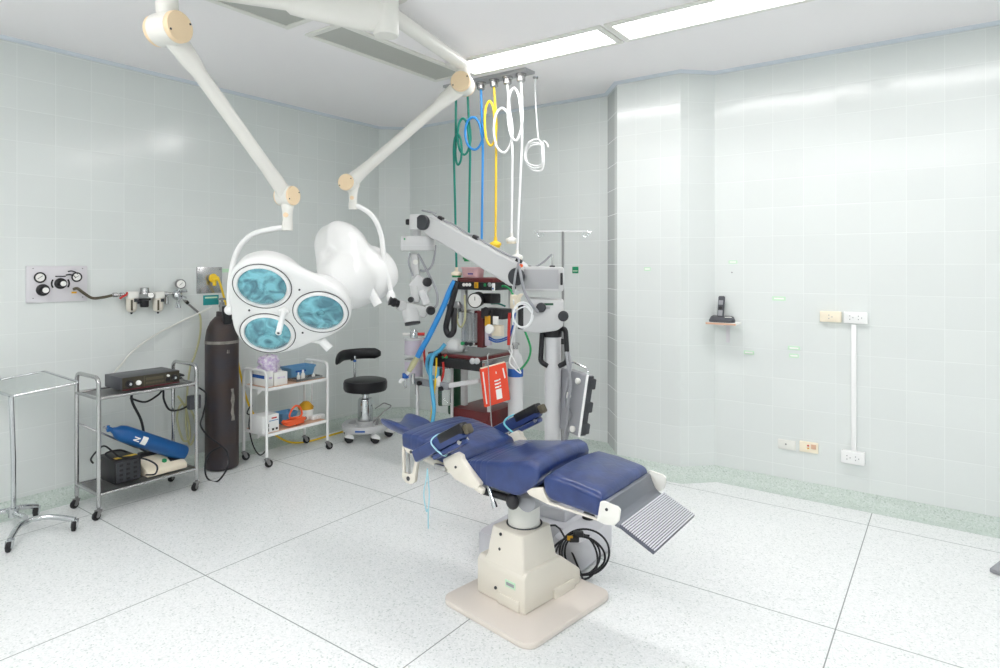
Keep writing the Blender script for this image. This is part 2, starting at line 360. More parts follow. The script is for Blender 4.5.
for i, x in enumerate((-2.2, -1.05, .17)):  # row added behind the view to lift walls facing the camera
    troffer(x, -.3, True, True, ('added unseen fill ceiling light of the front row nearest the left wall', 'added unseen fill ceiling light in the middle of the front row', 'added unseen fill ceiling light of the front row above the camera')[i], on='difffill')

# ------------------------------------------------------------------ camera + render look
cam = bpy.data.cameras.new('camera'); co = bpy.data.objects.new('camera', cam); C.objects.link(co)
co.location = EYEP; co.rotation_euler = (PI / 2, 0, YAW); cam.sensor_width = 36; cam.lens = F / 1000 * 36
cam.shift_y = -(334 - HY) / 1000; cam.clip_start = .05
S = bpy.context.scene; S.camera = co
S.cycles.diffuse_bounces = 8; S.cycles.max_bounces = 16; S.cycles.glossy_bounces = 6
S.view_settings.view_transform = 'Standard'; S.view_settings.look = 'None'; S.view_settings.gamma = 1; S.view_settings.exposure = EXPO
w = bpy.data.worlds.new('world'); S.world = w; w.use_nodes = True
w.node_tree.nodes['Background'].inputs[0].default_value = (.9, .95, 1, 1); w.node_tree.nodes['Background'].inputs[1].default_value = .0
# ================================================================== LEFT WALL FITTINGS
XW = XL
# --- aluminium control panel
t = thing('gas_control_panel', 'aluminium control panel with gauges and black knobs on the left wall', 'control panel', (XW, 1.635, 1.43))
MB().box((XW + .006, 1.637, 1.426), (.016, .345, .235), bev=.003).build('plate', M['alu'], t)
def wallgauge(px, py, r, x=XW + .014, par=t, d=.012):
    c = onx(px, py, x)
    ri = MB(); ri.torus(c + V((d * .5, 0, 0)), (1, 0, 0), r, r * .16, 28, 8)
    g = ri.build('gauge', M['black'], par)
    MB().cyl(c, c + V((d * .5, 0, 0)), r * .95).build('gauge_dial', M['paper'], g)
    MB().bar(c + V((d * .6, -r * .45, -r * .3)), c + V((d * .6, r * .45, r * .35)), .0025, .0025).build('needle', M['black'], g)
    return c
wallgauge(39.8, 277.5, .030); wallgauge(76.5, 277, .028)
k = MB()
for a in (0, 1):
    q = onx(66 + 2 * a, 275 - 3.5 * a, XW + .017); k.tube(spline([q, q + V((0, .022, .003)), q + V((0, .045, -.006)), q + V((0, .055, -.02))], 4), .004, 8)
k.build('curved_mark', M['black'], t)
for (px, py, r) in ((42.8, 290, .032), (60.5, 283.5, .030)):
    c = onx(px, py, XW + .014)
    kb = MB().lathe([(0, 0), (r * 1.2, 0), (r * 1.15, .01), (r * .8, .016), (r * .72, .04), (r * .6, .046), (0, .046)], c, (1, 0, 0)).build('knob', M['black'], t)
    MB().cyl(c + V((.046, 0, 0)), c + V((.05, 0, 0)), r * .55).build('knob_cap', M['paper'], kb)
c = onx(60.5, 283.5, XW + .016); mk = MB()
for sgn in (-1, 1):
    mk.tube([c + V((0, sgn * .05 * math.cos(a), .05 * math.sin(a))) for a in (-.55, -.25, 0, .25, .55)], .005, 8)
mk.box(c + V((0, 0, .047)), (.006, .06, .007), bev=.002); mk.build('dial_mark', M['black'], t)
for px, py in ((33, 268.5), (33, 298.5), (82.5, 268.5), (82.5, 297)):
    c = onx(px, py, XW + .014); MB().cyl(c, c + V((.003, 0, 0)), .004, n=10).build('screw', M['steeld'], t)
c = onx(74, 292.5, XW + .014)
MB().box(c + V((.001, 0, 0)), (.003, .03, .012)).build('yellow_tag', M['gold'], t)
# --- brown hose from the panel to the regulator row
hz = [onx(74, 289, XW + .015), onx(77.5, 288.5, XW + .05), onx(83, 292.5, XW + .06), onx(92, 298, XW + .06), onx(102, 297.5, XW + .06), onx(112, 295.4, XW + .06)]
tag(MB().tube(spline(hz, 6), .0095, 10).build('gas_hose', M['hose_b'], loc=hz[0]), 'brown hose running from the wall control panel to the air regulators', 'hose')
# --- row of filters and regulators
t = thing('air_regulator', 'row of filter bowls and a black regulator with gauges on the left wall', 'regulator', (XW, 2.15, 1.39))
XF = XW + .06
def W_(px, py, dx=0): return onx(px, py, XF) + V((dx, 0, 0))
pp = MB(); pp.tube([W_(112, 295), W_(129, 295)], .010, 12); pp.tube([W_(162, 294), W_(176, 293)], .009, 12)
pp.cyl(W_(113, 295), W_(117, 295), .016); pp.cyl(W_(164, 294), W_(167, 294), .017); pp.cyl(W_(120, 295), W_(124, 295), .017)
pp.build('pipe', M['steel'], t)
MB().tube(spline([W_(118.5, 298.5, .02), W_(121, 296.5, .03), W_(124, 295, .03), W_(126, 292.5, .02)], 4), .007, 8).build('valve_handle', M['red'], t)
for px in (131.5, 158):
    a, b = W_(px, 293.5), W_(px, 312)
    f = MB().box(W_(px, 295), (.066, .07, .048), bev=.006).build('filter_head', M['offw'], t)
    h = MB().lathe([(0, -.112), (.016, -.11), (.029, -.10), (.035, -.08), (.035, -.01), (0, -.01)], W_(px, 296.5)).build('filter_bowl', M['cream'], t)
    MB().lathe([(0, -.125), (.006, -.124), (.008, -.108), (0, -.105)], W_(px, 296.5)).build('drain', M['black'], h)
    MB().box(W_(px - 2, 305, .035), (.004, .014, .075), bev=.002).build('sight_window', M['hose_b'], h)
    MB().box(W_(px + 2, 300, .035), (.004, .024, .024)).build('label', M['dark'], h)
MB().lathe([(0, 0), (.028, 0), (.03, -.03), (.033, -.045), (.02, -.047)], W_(144.5, 290.5) + V((0, 0, .02))).build('regulator_body', M['steel'], t)
MB().lathe([(.04, .0), (.041, -.012), (.028, -.016), (.028, -.055), (.024, -.062), (0, -.062)], W_(144.5, 298.5)).build('regulator_knob', M['black'], t)
MB().box(W_(138.5, 301.5), (.03, .035, .03), bev=.005).build('bracket', M['black'], t)
c = W_(148.5, 295, .03); g = MB().lathe([(0, 0), (.022, 0), (.022, .016), (.019, .018), (0, .018)], c, (1, -.25, 0)).build('small_gauge', M['steel'], t)
MB().lathe([(0, .0185), (.018, .0185), (.018, .02), (0, .02)], c, (1, -.25, 0)).build('gauge_dial', M['paper'], g)
MB().lathe([(0, .02), (.012, .018), (.014, -.01), (.014, -.035), (.007, -.036)], W_(166.5, 299)).build('drop_fitting', M['steel'], t)
# chrome flow valve with a gauge
c = W_(177, 295); MB().ball(c, .036, (1, 1, 1)).build('valve_body', M['chrome'], t)
for a_, b_, r_ in ((W_(180, 297, .02), W_(184, 298.5, .02), .014), (W_(181, 291, .01), W_(186, 291, .01), .010), (W_(178, 300), W_(176, 308), .009), (W_(178, 300), W_(179.5, 308), .009), (W_(177, 297.5, .03), W_(176.5, 298, .05), .013)): MB().cyl(a_, b_, r_).build('valve_fitting', M['chrome'], t)
MB().tube([W_(179.8, 284), W_(179, 291)], .008, 10).build('gauge_stem', M['chrome'], t)
c = W_(180.3, 284, .0); g = MB().lathe([(0, -.012), (.034, -.012), (.036, .016), (.031, .020), (.030, .014), (0, .014)], c, (1, -.15, 0), 32).build('pressure_gauge', M['steeld'], t)
MB().lathe([(0, .0145), (.029, .0145), (.029, .016), (0, .016)], c, (1, -.15, 0)).build('gauge_dial', M['paper'], g)
MB().bar(c + V((.018, -.015, -.01)), c + V((.018, .01, .012)), .002, .002).build('needle', M['black'], g)
MB().tube([W_(184, 300), W_(187, 303), W_(198, 312)], [.009, .008, .008], 10).build('hose_tail', M['steeld'], t)
MB().tube([W_(186, 301.5), W_(188, 303.3)], .013, 12).build('collar', M['black'], t)
# clear yellowish tube: down the wall and in loops behind the steel trolley
yt = [W_(198, 312), W_(200.5, 318), W_(200, 335), W_(195, 355), onx(190, 368, XW + .05), onx(187, 395, XW + .06), onx(186, 425, XW + .06), onx(190, 445, XW + .06), onx(196, 430, XW + .08), onx(192, 412, XW + .08), onx(182, 404, XW + .08), onx(177, 418, XW + .09), onx(183, 440, XW + .09), onx(190, 436, XW + .07), onx(186, 410, XW + .04), onx(178, 396, XW + .05)]
tag(MB().tube(spline(yt, 6), .0075, 8).build('air_tube', M['ytube'], loc=yt[0]), 'yellowish clear tube hanging in loops behind the steel trolley', 'tube')
wt = [onx(113, 374, XW + .1), onx(120, 366, XW + .04), onx(134, 350, XW + .04), onx(155, 335, XW + .04), onx(180, 322, XW + .04), onx(212, 307, XW + .1)]
tag(MB().tube(spline(wt, 6), .006, 8).build('oxygen_tube', M['offw'], loc=wt[0]), 'thin pale tube sweeping across the wall from cylinder valve to trolley', 'tube')
# --- steel outlet plate, yellow plug and hose
t = thing('gas_outlet', 'square brushed steel gas outlet plate on the wall above the black cylinder', 'gas outlet', (XW, 2.673, 1.43))
MB().box((XW + .006, 2.673, 1.431), (.012, .206, .205), bev=.002).build('plate', M['steel'], t)
for y in (-.085, .085):
    for z in (-.085, .085): MB().cyl((XW + .012, 2.673 + y, 1.431 + z), (XW + .015, 2.673 + y, 1.431 + z), .005, n=10).build('screw', M['steeld'], t)
c = onx(211, 278, XW + .012); MB().cyl(c, c + V((.02, 0, 0)), .03).build('socket', M['steeld'], t)
th = thing('yellow_gas_hose', 'yellow hose plugged into the steel wall outlet, trailing down behind cylinder and over floor', 'hose', c)
MB().lathe([(0, .018), (.034, .018), (.036, .03), (.022, .034), (.020, .075), (.014, .085), (0, .085)], c, (1, .1, -.05)).build('plug', M['yel'], th)
MB().cyl(c + V((.05, .0, -.02)), c + V((.05, 0, -.06)), .014).build('release_knob', M['yel'], th)
yp = [c + V((.085, .006, -.004)), onx(218.5, 279.5, XW + .1), onx(222, 290, XW + .09), onx(225.5, 304, XW + .06), onx(232, 335, XW + .05), onx(240, 372, XW + .05), onx(247, 400, XW + .05), onx(256, 418, XW + .06), onx(266, 428, XW + .08), onx(280, 438, XW + .07), onz(292, 442.5, .012), onz(308, 441.5, .012), onz(326, 436.5, .012), onz(345, 431, .012), onz(360, 428, .012), onz(380, 426, .012)]
MB().tube(spline(yp, 6), .0085, 10).build('hose', M['yel'], th)
c = onx(211, 300, XW + .002); t = tag(MB().box(c, (.004, .128, .078), bev=.001).build('wall_label', M['bluelab'], loc=c), 'teal label with a pale line on the wall under the steel outlet plate', 'label')
MB().box(c + V((.003, 0, .02)), (.002, .1, .012)).build('text_line', M['glab'], t)
c = onx(226, 270.5, XW + .001); tag(MB().box(c, (.003, .1, .03)).build('green_tape', M['glab'], loc=c), 'strip of pale green tape on the wall right of the steel outlet plate', 'tape')

# ================================================================== GLASS-TOPPED STAND at the left edge
def caster(par, top, r=.03, sw=(0, 1, 0), fm='chrome'):
    """swivel caster hanging under `top`, wheel on the floor"""
    top = V(top); f = V(sw).normalized(); side = V((f.y, -f.x, 0)); w = V((top.x, top.y, r)) + f * r * .55
    cf = MB(); cf.cyl((top.x, top.y, r * 1.9), top, r * .34, n=12)
    for s in (-1, 1):
        cf.prism([(-r * .5, r * 2.1), (r * .55, r * 2.1), (r * .95, r * .9), (r * .6, r * .6), (r * .2, r * .8)], V((top.x, top.y, 0)) + side * s * r * .55, f, (0, 0, 1), r * .12)
    cf.bar(V((top.x, top.y, r * 2.12)) - f * r * .5, V((top.x, top.y, r * 2.12)) + f * r * .6, r * 1.2, r * .14)
    c = cf.build('caster', M[fm], par)
    wh = MB(); wh.lathe([(0, -r * .32), (r * .75, -r * .32), (r * .97, -r * .24), (r, 0), (r * .97, r * .24), (r * .75, r * .32), (0, r * .32)], w, side, 24)
    wh.build('wheel', M['rubber'], c); return c
B0 = onz(13.5, 519, .05)
t = thing('instrument_stand', 'chrome stand with a glass tray top on casters at the left edge', 'instrument stand', (B0.x, B0.y, 0))
ZT = .80; tr = V((B0.x, B0.y, ZT))
cA, cB, cC = onx(44.5, 371.5, -4.68), P(79, 382.5, 3.84), P(11, 396.5, 3.64); cD = cA + (cC - cB)
MB().tube(fillet([(cC + cB) / 2, cB, cA, cD, cC, (cC + cB) / 2], .02, 4), .0085, 10).build('tray_frame', M['chrome'], t)
gl = MB(); up4 = V((0, 0, .004)); gl.add([q + (q - (cA + cC) / 2) * -.03 + up4 * f for f in (0, 1.3) for q in (cA, cB, cC, cD)], [(0, 1, 2, 3), (4, 5, 6, 7), (0, 1, 5, 4), (1, 2, 6, 5), (2, 3, 7, 6), (3, 0, 4, 7)]); gl.build('tray_glass', M['glass'], t)
po = MB(); po.tube([(B0.x, B0.y, .07), (B0.x, B0.y, .4), (B0.x * .4 + cC.x * .6, B0.y * .4 + cC.y * .6, .65), cC], .0135, 12)
po.build('pole', M['chrome'], t)
f1, f2 = onz(10, 551, 0), onz(75, 530, 0); f3, f4 = onz(37, 516, 0), onz(-32, 533, 0)
for a, b in ((f1, f2), (f3, f4)):
    m_ = (a + b) / 2; q = V((B0.x, B0.y, 0)); pull = (m_ - q) * .62
    pts = spline([a + V((0, 0, .06)), a * .75 + b * .25 - pull * .45 + V((0, 0, .085)), m_ - pull * .6 + V((0, 0, .09)), a * .25 + b * .75 - pull * .45 + V((0, 0, .085)), b + V((0, 0, .06))], 6)
    MB().tube(pts, .0155, 12).build('base_leg', M['chrome'], t)
mb = MB(); pl1 = ((f1 + f2) / 2 - V((B0.x, B0.y, 0))) * .4; mb.tube([V((B0.x, B0.y, .085)) + pl1, V((B0.x, B0.y, .085)), V((B0.x, B0.y, .085)) + ((f3 + f4) / 2 - V((B0.x, B0.y, 0))) * .4], .0155, 12)
mb.cyl((B0.x, B0.y, .065), (B0.x, B0.y, .115), .026); mb.build('base_bar', M['chrome'], t)
for a in (f1, f2, f3, f4): caster(t, (a.x, a.y, .065), .028, (.5, -.4, 0))

# ================================================================== STEEL TROLLEY
X0, X1, Y0, Y1 = -4.53, -4.21, 1.67, 2.28
t = thing('steel_trolley', 'steel two-shelf trolley on casters by the left wall carrying the charcoal amplifier box', 'trolley', ((X0 + X1) / 2, (Y0 + Y1) / 2, 0))
for y in (Y0, Y1):
    MB().tube(fillet([(X1, y, .075), (X1, y, .862), (X0, y, .862), (X0, y, .075)], .055, 6), .0125, 12).build('end_frame', M['steel'], t)
def shelf(z, name, par=t, m='steel', slat='x', r=.0105):
    rl = MB()
    for x in (X0, X1): rl.cyl((x, Y0, z), (x, Y1, z), r, n=12)
    for y in (Y0, Y1): rl.cyl((X0, y, z), (X1, y, z), r, n=12)
    s = rl.build(name, M[m], par)
    sl = MB()
    for i in range(9):
        x = X0 + .035 + i * (X1 - X0 - .07) / 8; sl.box((x, (Y0 + Y1) / 2, z), (.024, Y1 - Y0, .004))
    sl.build('slats', M['steeld'], s)
shelf(.735, 'upper_shelf'); shelf(.148, 'lower_shelf')
MB().tube([V((X0, Y0, .54)), P(154, 454.5, 4.28), P(180, 466, 4.42)], .007, 8).build('sloping_rail', M['steel'], t)
for x in (X0, X1):
    for y in (Y0, Y1): caster(t, (x, y, .08), .027, (.3, -1, 0), 'steeld')
# amplifier
ya, yb = onx(121.5, 386, -4.25).y, onx(179.5, 378, -4.25).y; za = .748; hA = .088; dA = .24
t = thing('amplifier', 'charcoal electronic box with olive face and knobs on the upper steel trolley shelf', 'electronic box', (-4.25 - dA / 2, (ya + yb) / 2, .748))
MB().box((-4.25 - dA / 2, (ya + yb) / 2, za + hA / 2 + .004), (dA, yb - ya, hA - .008), bev=.003).build('case', M['amp'], t)
f = MB().box((-4.248, (ya + yb) / 2, za + hA / 2 + .006), (.006, yb - ya - .006, hA - .016)).build('faceplate', M['ampf'], t)
MB().box((-4.249, (ya + yb) / 2, za + .008), (.008, yb - ya - .004, .008)).build('trim_strip', M['maroon'], t)
L_ = yb - ya
def onface(u, v, x=-4.245): return V((x, ya + L_ * u, za + hA * v))
for u, r, mm in ((.12, .024, 'black'), (.27, .016, 'paper'), (.895, .021, 'black'), (.78, .008, 'paper')):
    v = .5 if u != .78 else .72
    kb = MB().lathe([(0, 0), (r, 0), (r * .92, .012), (r * .6, .014), (r * .55, .02), (0, .02)], onface(u, v), (1, 0, 0)).build('knob', M[mm], t)
    if mm == 'black': MB().cyl(onface(u, v, -4.226), onface(u, v, -4.224), r * .35).build('knob_cap', M['chrome'], kb)
MB().box(onface(.78, .42), (.004, .03, .022)).build('switch', M['black'], t)
dd = MB()
for u in (.37, .74): dd.box(onface(u, .52), (.003, .003, hA * .8))
for i in range(6): dd.box(onface(.42 + i * .055, .38), (.003, .016, .012))
dd.box(onface(.55, .68), (.003, .11, .018)); dd.build('controls', M['hose_b'], t)
for x in (-.05, -.2):
    pass
# blue cylinder lying across the sloping rail
pa, pb = P(112.5, 430, 4.02), P(184.5, 453.5, 4.36)
ax = (pb - pa).normalized(); Lc = (pb - pa).length
t = thing('small_gas_cylinder', 'small blue gas cylinder lying on the sloping rail of the steel trolley', 'gas cylinder', pa)
MB().lathe([(0, 0), (.018, 0), (.022, .012), (.042, .035), (.052, .07), (.053, .1), (.053, Lc - .012), (.046, Lc), (0, Lc)], pa, ax, 32).build('body', M['blue'], t)
vv = MB(); vv.cyl(pa - ax * .035, pa + ax * .004, .014); vv.cyl(pa - ax * .028 - V((0, 0, .02)), pa - ax * .028 + V((0, 0, .02)), .009); vv.build('valve', M['blue'], t)
MB().cyl(pa - ax * .06, pa - ax * .03, .006).build('stem', M['steel'], t)
MB().lathe([(0, Lc), (.03, Lc), (.03, Lc + .003), (0, Lc + .003)], pa, ax).build('bottom_mark', M['red'], t)
uu, vv_, _ = basis(ax)
cd = (EYEP - pa); cd = (cd - ax * cd.dot(ax)).normalized(); sd = ax.cross(cd)
def oncyl(h, a, r=.0545): return pa + ax * h + (cd * math.cos(a) + sd * math.sin(a)) * r
lb = MB(); vs = []; fs = []; n = 10
for i in range(n + 1):
    a = -.45 + 1.0 * i / n; vs += [oncyl(.178, a), oncyl(.215, a)]
for i in range(n): fs.append((2 * i, 2 * i + 1, 2 * i + 3, 2 * i + 2))
lb.add(vs, fs); lb.build('white_label', M['paper'], t)
nn = MB()
sg = 1 if (sd.dot(UP) > 0) else -1
for (h0, a0, h1, a1) in ((.128, -.05, .165, -.05), (.165, -.05, .128, .34), (.128, .34, .165, .34)):
    nn.tube([oncyl(h0, a0 * sg * -1), oncyl((h0 + h1) / 2, (a0 + a1) / 2 * -sg), oncyl(h1, a1 * -sg)], .0038, 6)
nn.build('stencil_letter', M['paper'], t)
# black battery box
ya2, yb2 = onx(114.5, 475, -4.25).y, onx(141.5, 472, -4.25).y
zb = .16; cx = -4.25 - .125
t = thing('power_unit', 'black ribbed power box with a yellow label on the lower steel trolley shelf', 'power box', (cx, (ya2 + yb2) / 2, zb))
MB().box((cx, (ya2 + yb2) / 2, zb + .082), (.25, yb2 - ya2, .15), bev=.012).build('case', M['black'], t)
MB().box((-4.248, (ya2 + yb2) / 2, zb + .08), (.01, yb2 - ya2 - .02, .125), bev=.003).build('front_panel', M['dark'], t)
d = MB()
for i in range(4):
    for j in range(3): d.box((-4.241, ya2 + .035 + j * .042, zb + .035 + i * .03), (.006, .022, .016), bev=.002)
d.build('sockets', M['black'], t)
MB().box((-4.31, (ya2 + yb2) / 2 + .01, zb + .1575), (.035, .13, .002)).build('yellow_label', M['yel'], t)
MB().tube(spline([(cx + .08, ya2 + .01, zb + .155), (cx + .05, ya2 - .02, zb + .2), (cx, (ya2 + yb2) / 2, zb + .19), (cx - .03, yb2 - .02, zb + .155)], 6), .006, 8).build('handle_cord', M['cable'], t)
# beige foot-control console
yc, yd = yb2 + .035, onx(187, 470, -4.25).y
t = thing('foot_control', 'cream wedge-shaped control box with green button on the lower steel trolley shelf', 'control box', (-4.36, (yc + yd) / 2, .16))
MB().prism([(0, 0), (.2, 0), (.2, .035), (.05, .095), (0, .095)], (-4.445, (yc + yd) / 2, .162), (1, 0, 0), (0, 0, 1), yd - yc, bev=.006).build('case', M['beigeo'], t)
sl = V((.15, 0, -.06)).normalized(); nr = V((.06, 0, .15)).normalized(); o0 = V((-4.395, 0, .257))
def onslope(u, y): return o0 + sl * u + V((0, y, 0))
g = onslope(.09, yc + (yd - yc) * .53); MB().cyl(g, g + nr * .012, .015).build('green_button', M['green'], t)
b = MB(); q = onslope(.085, yc + (yd - yc) * .8); b.box(q, (.045, .075, .006), Matrix((sl, V((0, 1, 0)), nr)).transposed()); b.build('display', M['black'], t)
MB().box((-4.43, (yc + yd) / 2 - .02, .270), (.06, .16, .025), bev=.006).build('black_pedal', M['black'], t)
# cables on/around the trolley
def cable(name, label, pts, r, m='cable', k=6):
    return tag(MB().tube(spline(pts, k), r, 8).build(name, M[m], loc=V(pts[0])), label, 'cable')
cable('power_cable', 'black cable hanging from the amplifier down behind the blue cylinder', [(-4.50, ya + .25, .78), (-4.535, ya + .2, .70), P(132, 401, 4.3), P(141, 420, 4.32), P(145, 440, 4.32), P(150, 462, 4.3), P(154, 467, 4.28)], .009)
cable('power_cable', 'black cable drooping in a loop under the upper steel trolley shelf', [P(130, 398, 4.3), P(145, 402, 4.35), P(158, 395, 4.4), P(163, 390, 4.42), P(164, 400, 4.42), P(170, 410, 4.45), P(182, 409, 4.5), P(192, 402, 4.5), P(196, 394, 4.5)], .007)
cable('power_cable', 'black cable bunch lying beside the amplifier at the right end of the shelf', [(-4.30, yb + .01, .77), (-4.32, yb + .05, .77), (-4.42, yb + .07, .765), (-4.45, yb + .03, .775), (-4.36, yb + .015, .79), (-4.31, yb + .06, .785), (-4.44, yb + .075, .785), (-4.48, yb + .11, .75), P(204, 391, 4.55), P(206, 400, 4.55), P(203, 415, 4.56), P(200.5, 425, 4.56), P(208, 436, 4.5), onz(220, 446, .04), onz(228, 462, .012), onz(226, 472, .01) , onz(216, 479, .008), onz(206, 476, .008), onz(206, 465, .008), onz(216, 452, .01), onz(224, 449, .012)][:13] + [P(219, 444, 4.5), P(227, 452, 4.45), P(228, 466, 4.42), onz(218, 481, .008), onz(208, 479, .008), P(205, 468, 4.5), P(209, 454, 4.52), P(222, 446, 4.5)], .006)
cable('power_cable', 'black cable curling over the black power box', [P(93, 463, 4.1), P(91, 459, 4.02), P(96, 452, 3.98), P(104, 446, 3.98), P(113, 452, 3.98), P(120, 457, 4.0), P(134, 457, 4.0), P(148, 460, 4.05), P(157, 466, 4.05), P(155, 474, 4.02), P(146, 475, 4.05)], .0055)
bx = P(194, 402, 4.5); tag(MB().box(bx, (.05, .085, .10), bev=.008).build('adapter_box', M['amp'], loc=bx), 'small dark adapter box hung at the right end of the steel trolley', 'adapter')

# ================================================================== BIG BLACK CYLINDER
GC = P(222, 470, 4.79); gx, gy = GC.x, GC.y
t = thing('gas_cylinder', 'tall worn black gas cylinder standing on the floor by the left wall', 'gas cylinder', (gx, gy, 0))
MB().lathe([(0, .004), (.10, .004), (.116, .012), (.12, .03), (.12, .95), (.118, 1.0), (.108, 1.06), (.085, 1.115), (.055, 1.15), (.042, 1.16), (.04, 1.195), (0, 1.195)], (gx, gy, 0), n=40).build('body', M['rust'], t)
va = MB(); va.cyl((gx, gy, 1.19), (gx, gy, 1.265), .019); va.cyl((gx - .03, gy, 1.235), (gx + .045, gy, 1.235), .011); va.cyl((gx, gy, 1.26), (gx, gy, 1.285), .009); va.lathe([(0, 0), (.028, 0), (.03, .01), (.012, .016), (0, .016)], (gx, gy, 1.283), n=8)
va.build('valve', M['steeld'], t)
MB().box((gx + .075, gy - .005, 1.17), (.05, .06, .14), bev=.01).build('regulator_block', M['black'], t)
MB().lathe([(0, 0), (.033, 0), (.036, .02), (.03, .05), (0, .055)], (gx + .06, gy + .08, 1.12), (.3, .6, .1)).build('blue_cap', M['hblue'], t)
MB().lathe([(.1206, .0), (.1206, .022)], (gx, gy, .955), n=40).build('neck_band', M['worn'], t)
vdir = (V((0, 0, 0)) - V((gx, gy, 0))).normalized(); sdir = V((vdir.y, -vdir.x, 0)) * -1
def onbig(a, z, r=.1206): q = vdir * math.cos(a) + RT * math.sin(a); return V((gx, gy, z)) + q * r
pt = MB(); vs = []; fs = []
for i in range(9):
    z = .38 + i * .03; a0 = .62 + .05 * math.sin(i * 2.1); a1 = .86 + .06 * math.sin(i * 1.3 + 1); vs += [onbig(a0, z), onbig(a1, z)]
for i in range(8): fs.append((2 * i, 2 * i + 1, 2 * i + 3, 2 * i + 2))
pt.add(vs, fs); pt.build('bare_patch', M['worn'], t)
st = MB()
for a, z, w_ in ((-.75, .885, .12), (-.7, .90, .06), (.35, .90, .05), (.45, .90, .04)):
    vs = [onbig(a - w_, z - .012), onbig(a + w_, z - .012), onbig(a + w_ * .4, z + .014), onbig(a - w_ * .4, z + .014)]; st.add(vs, [(0, 1, 2, 3)])
st.build('stencil_marks', M['worn'], t)
# ================================================================== WHITE TROLLEY
X0, X1, Y0, Y1 = -4.545, -4.24, 2.845, 3.42
t = thing('white_trolley', 'white enamel two-shelf trolley on casters between the black cylinder and the stool', 'trolley', ((X0 + X1) / 2, (Y0 + Y1) / 2, 0))
for y in (Y0, Y1):
    MB().tube(fillet([(X1, y, .08), (X1, y, .735), (X0, y, .735), (X0, y, .08)], .05, 6), .0115, 12).build('end_frame', M['white'], t)
    MB().tube([(X0 + .1, y, .735), (X0 + .1, y, .25)], .009, 10).build('end_bar', M['white'], t)
for z, nm in ((.60, 'upper_shelf'), (.25, 'lower_shelf')):
    MB().box(((X0 + X1) / 2, (Y0 + Y1) / 2, z - .008), (X1 - X0 + .012, Y1 - Y0, .022), bev=.006).build(nm, M['white'], t)
    MB().box(((X0 + X1) / 2, (Y0 + Y1) / 2, z + .0045), (X1 - X0 - .03, Y1 - Y0 - .03, .003)).build('shelf_liner', M['wood'], t)
for z in (.54, .2): MB().prism([(0, 0), (.07, .05), (0, .05)], (X1 - .12, Y0 + .002, z), (1, 0, 0), (0, 0, 1), .004).build('bracket', M['white'], t)
for x in (X0, X1):
    for y in (Y0, Y1): caster(t, (x, y, .085), .030, (.2, .9, 0), 'steeld')
ZU, ZL = .6065, .2565
XS = -4.27
def ysh(px, py, x=XS): return onx(px, py, x).y
# cartons
def carton(y0, y1, x0, x1, h, label, z=ZU):
    c = V(((x0 + x1) / 2, (y0 + y1) / 2, z)); t = thing('carton', label, 'box', c, 0, 'supply cartons on the white trolley')
    MB().box(c + V((0, 0, h / 2)), (x1 - x0, y1 - y0, h), bev=.002).build('box', M['paper'], t)
    MB().box(c + V((0, 0, h * .55)), (x1 - x0 + .003, y1 - y0 + .003, h * .2)).build('blue_stripe', M['tape'], t) if False else None
    MB().box(V((c.x - .01, y0 - .0015, z + h * .62)), ((x1 - x0) * .7, .003, h * .22)).build('blue_stripe', M['tape'], t)
    MB().box(V((x1 + .0012, c.y, z + h * .6)), (.002, (y1 - y0) * .55, h * .12)).build('print_line', M['bag'], t)
    return t
carton(Y0 + .03, ysh(273, 385), -4.50, XS, .115, 'white open carton with blue stripe at the left end of the upper white trolley shelf')
carton(ysh(274.5, 385), ysh(287.5, 383), -4.42, XS, .10, 'smaller white carton beside the blue basket, under the purple film bag')
bc = V((-4.37, ysh(276, 372), ZU + .10)); rr = []
bg = MB()
rings = []
for i, (z, s) in enumerate(((.0, .8), (.03, 1.), (.06, .8), (.09, 1.0), (.115, .8), (.13, .35))):
    rings.append([bc + V((math.cos(2 * PI * k / 16) * .075 * s * (1 + .18 * math.sin(k * 2.3 + i)), math.sin(2 * PI * k / 16) * .085 * s * (1 + .2 * math.sin(k * 1.7 + i * 2)), z + .012 * math.sin(k * 2.9) * (i > 0))) for k in range(16)])
bg.loft(rings); tag(bg.build('plastic_bag', M['bag'], loc=bc, sharp=70), 'crumpled clear bag with purple print on top of the cartons', 'bag')
# blue basket
def basket(y0, y1, x0, x1, h, z, label, name='basket'):
    c = V(((x0 + x1) / 2, (y0 + y1) / 2, z)); a, b = (x1 - x0) / 2, (y1 - y0) / 2
    t = thing(name, label, 'basket', c)
    def rect(s, zz, r=.02):
        pts = []
        for (sx, sy, a0) in ((1, 1, 0), (-1, 1, 90), (-1, -1, 180), (1, -1, 270)):
            for k in range(4):
                an = math.radians(a0 + 30 * k); pts.append(c + V((sx * (a * s - r) + r * math.cos(an), sy * (b * s - r) + r * math.sin(an), zz)))
        return pts
    MB().loft([rect(.78, .0), rect(.80, .005), rect(.97, h), rect(.93, h), rect(.76, .012), rect(.3, .012)]).build('body', M['bluebox'], t, sharp=50)
    MB().loft([rect(1.0, h - .014), rect(1.0, h), rect(.93, h), rect(.94, h - .014)], cap=False).build('rim', M['bluebox'], t, sharp=50)
    return t
bt = basket(ysh(288, 380, -4.4), ysh(314, 376, -4.4), -4.52, -4.36, .10, ZU, 'pale blue plastic basket on the upper white trolley shelf')
q = onx(301, 370, -4.362); MB().box(V((-4.364, q.y, ZU + .066)), (.003, .10, .014), Matrix.Rotation(-.18, 3, 'Y')).build('blue_print', M['tape'], bt)
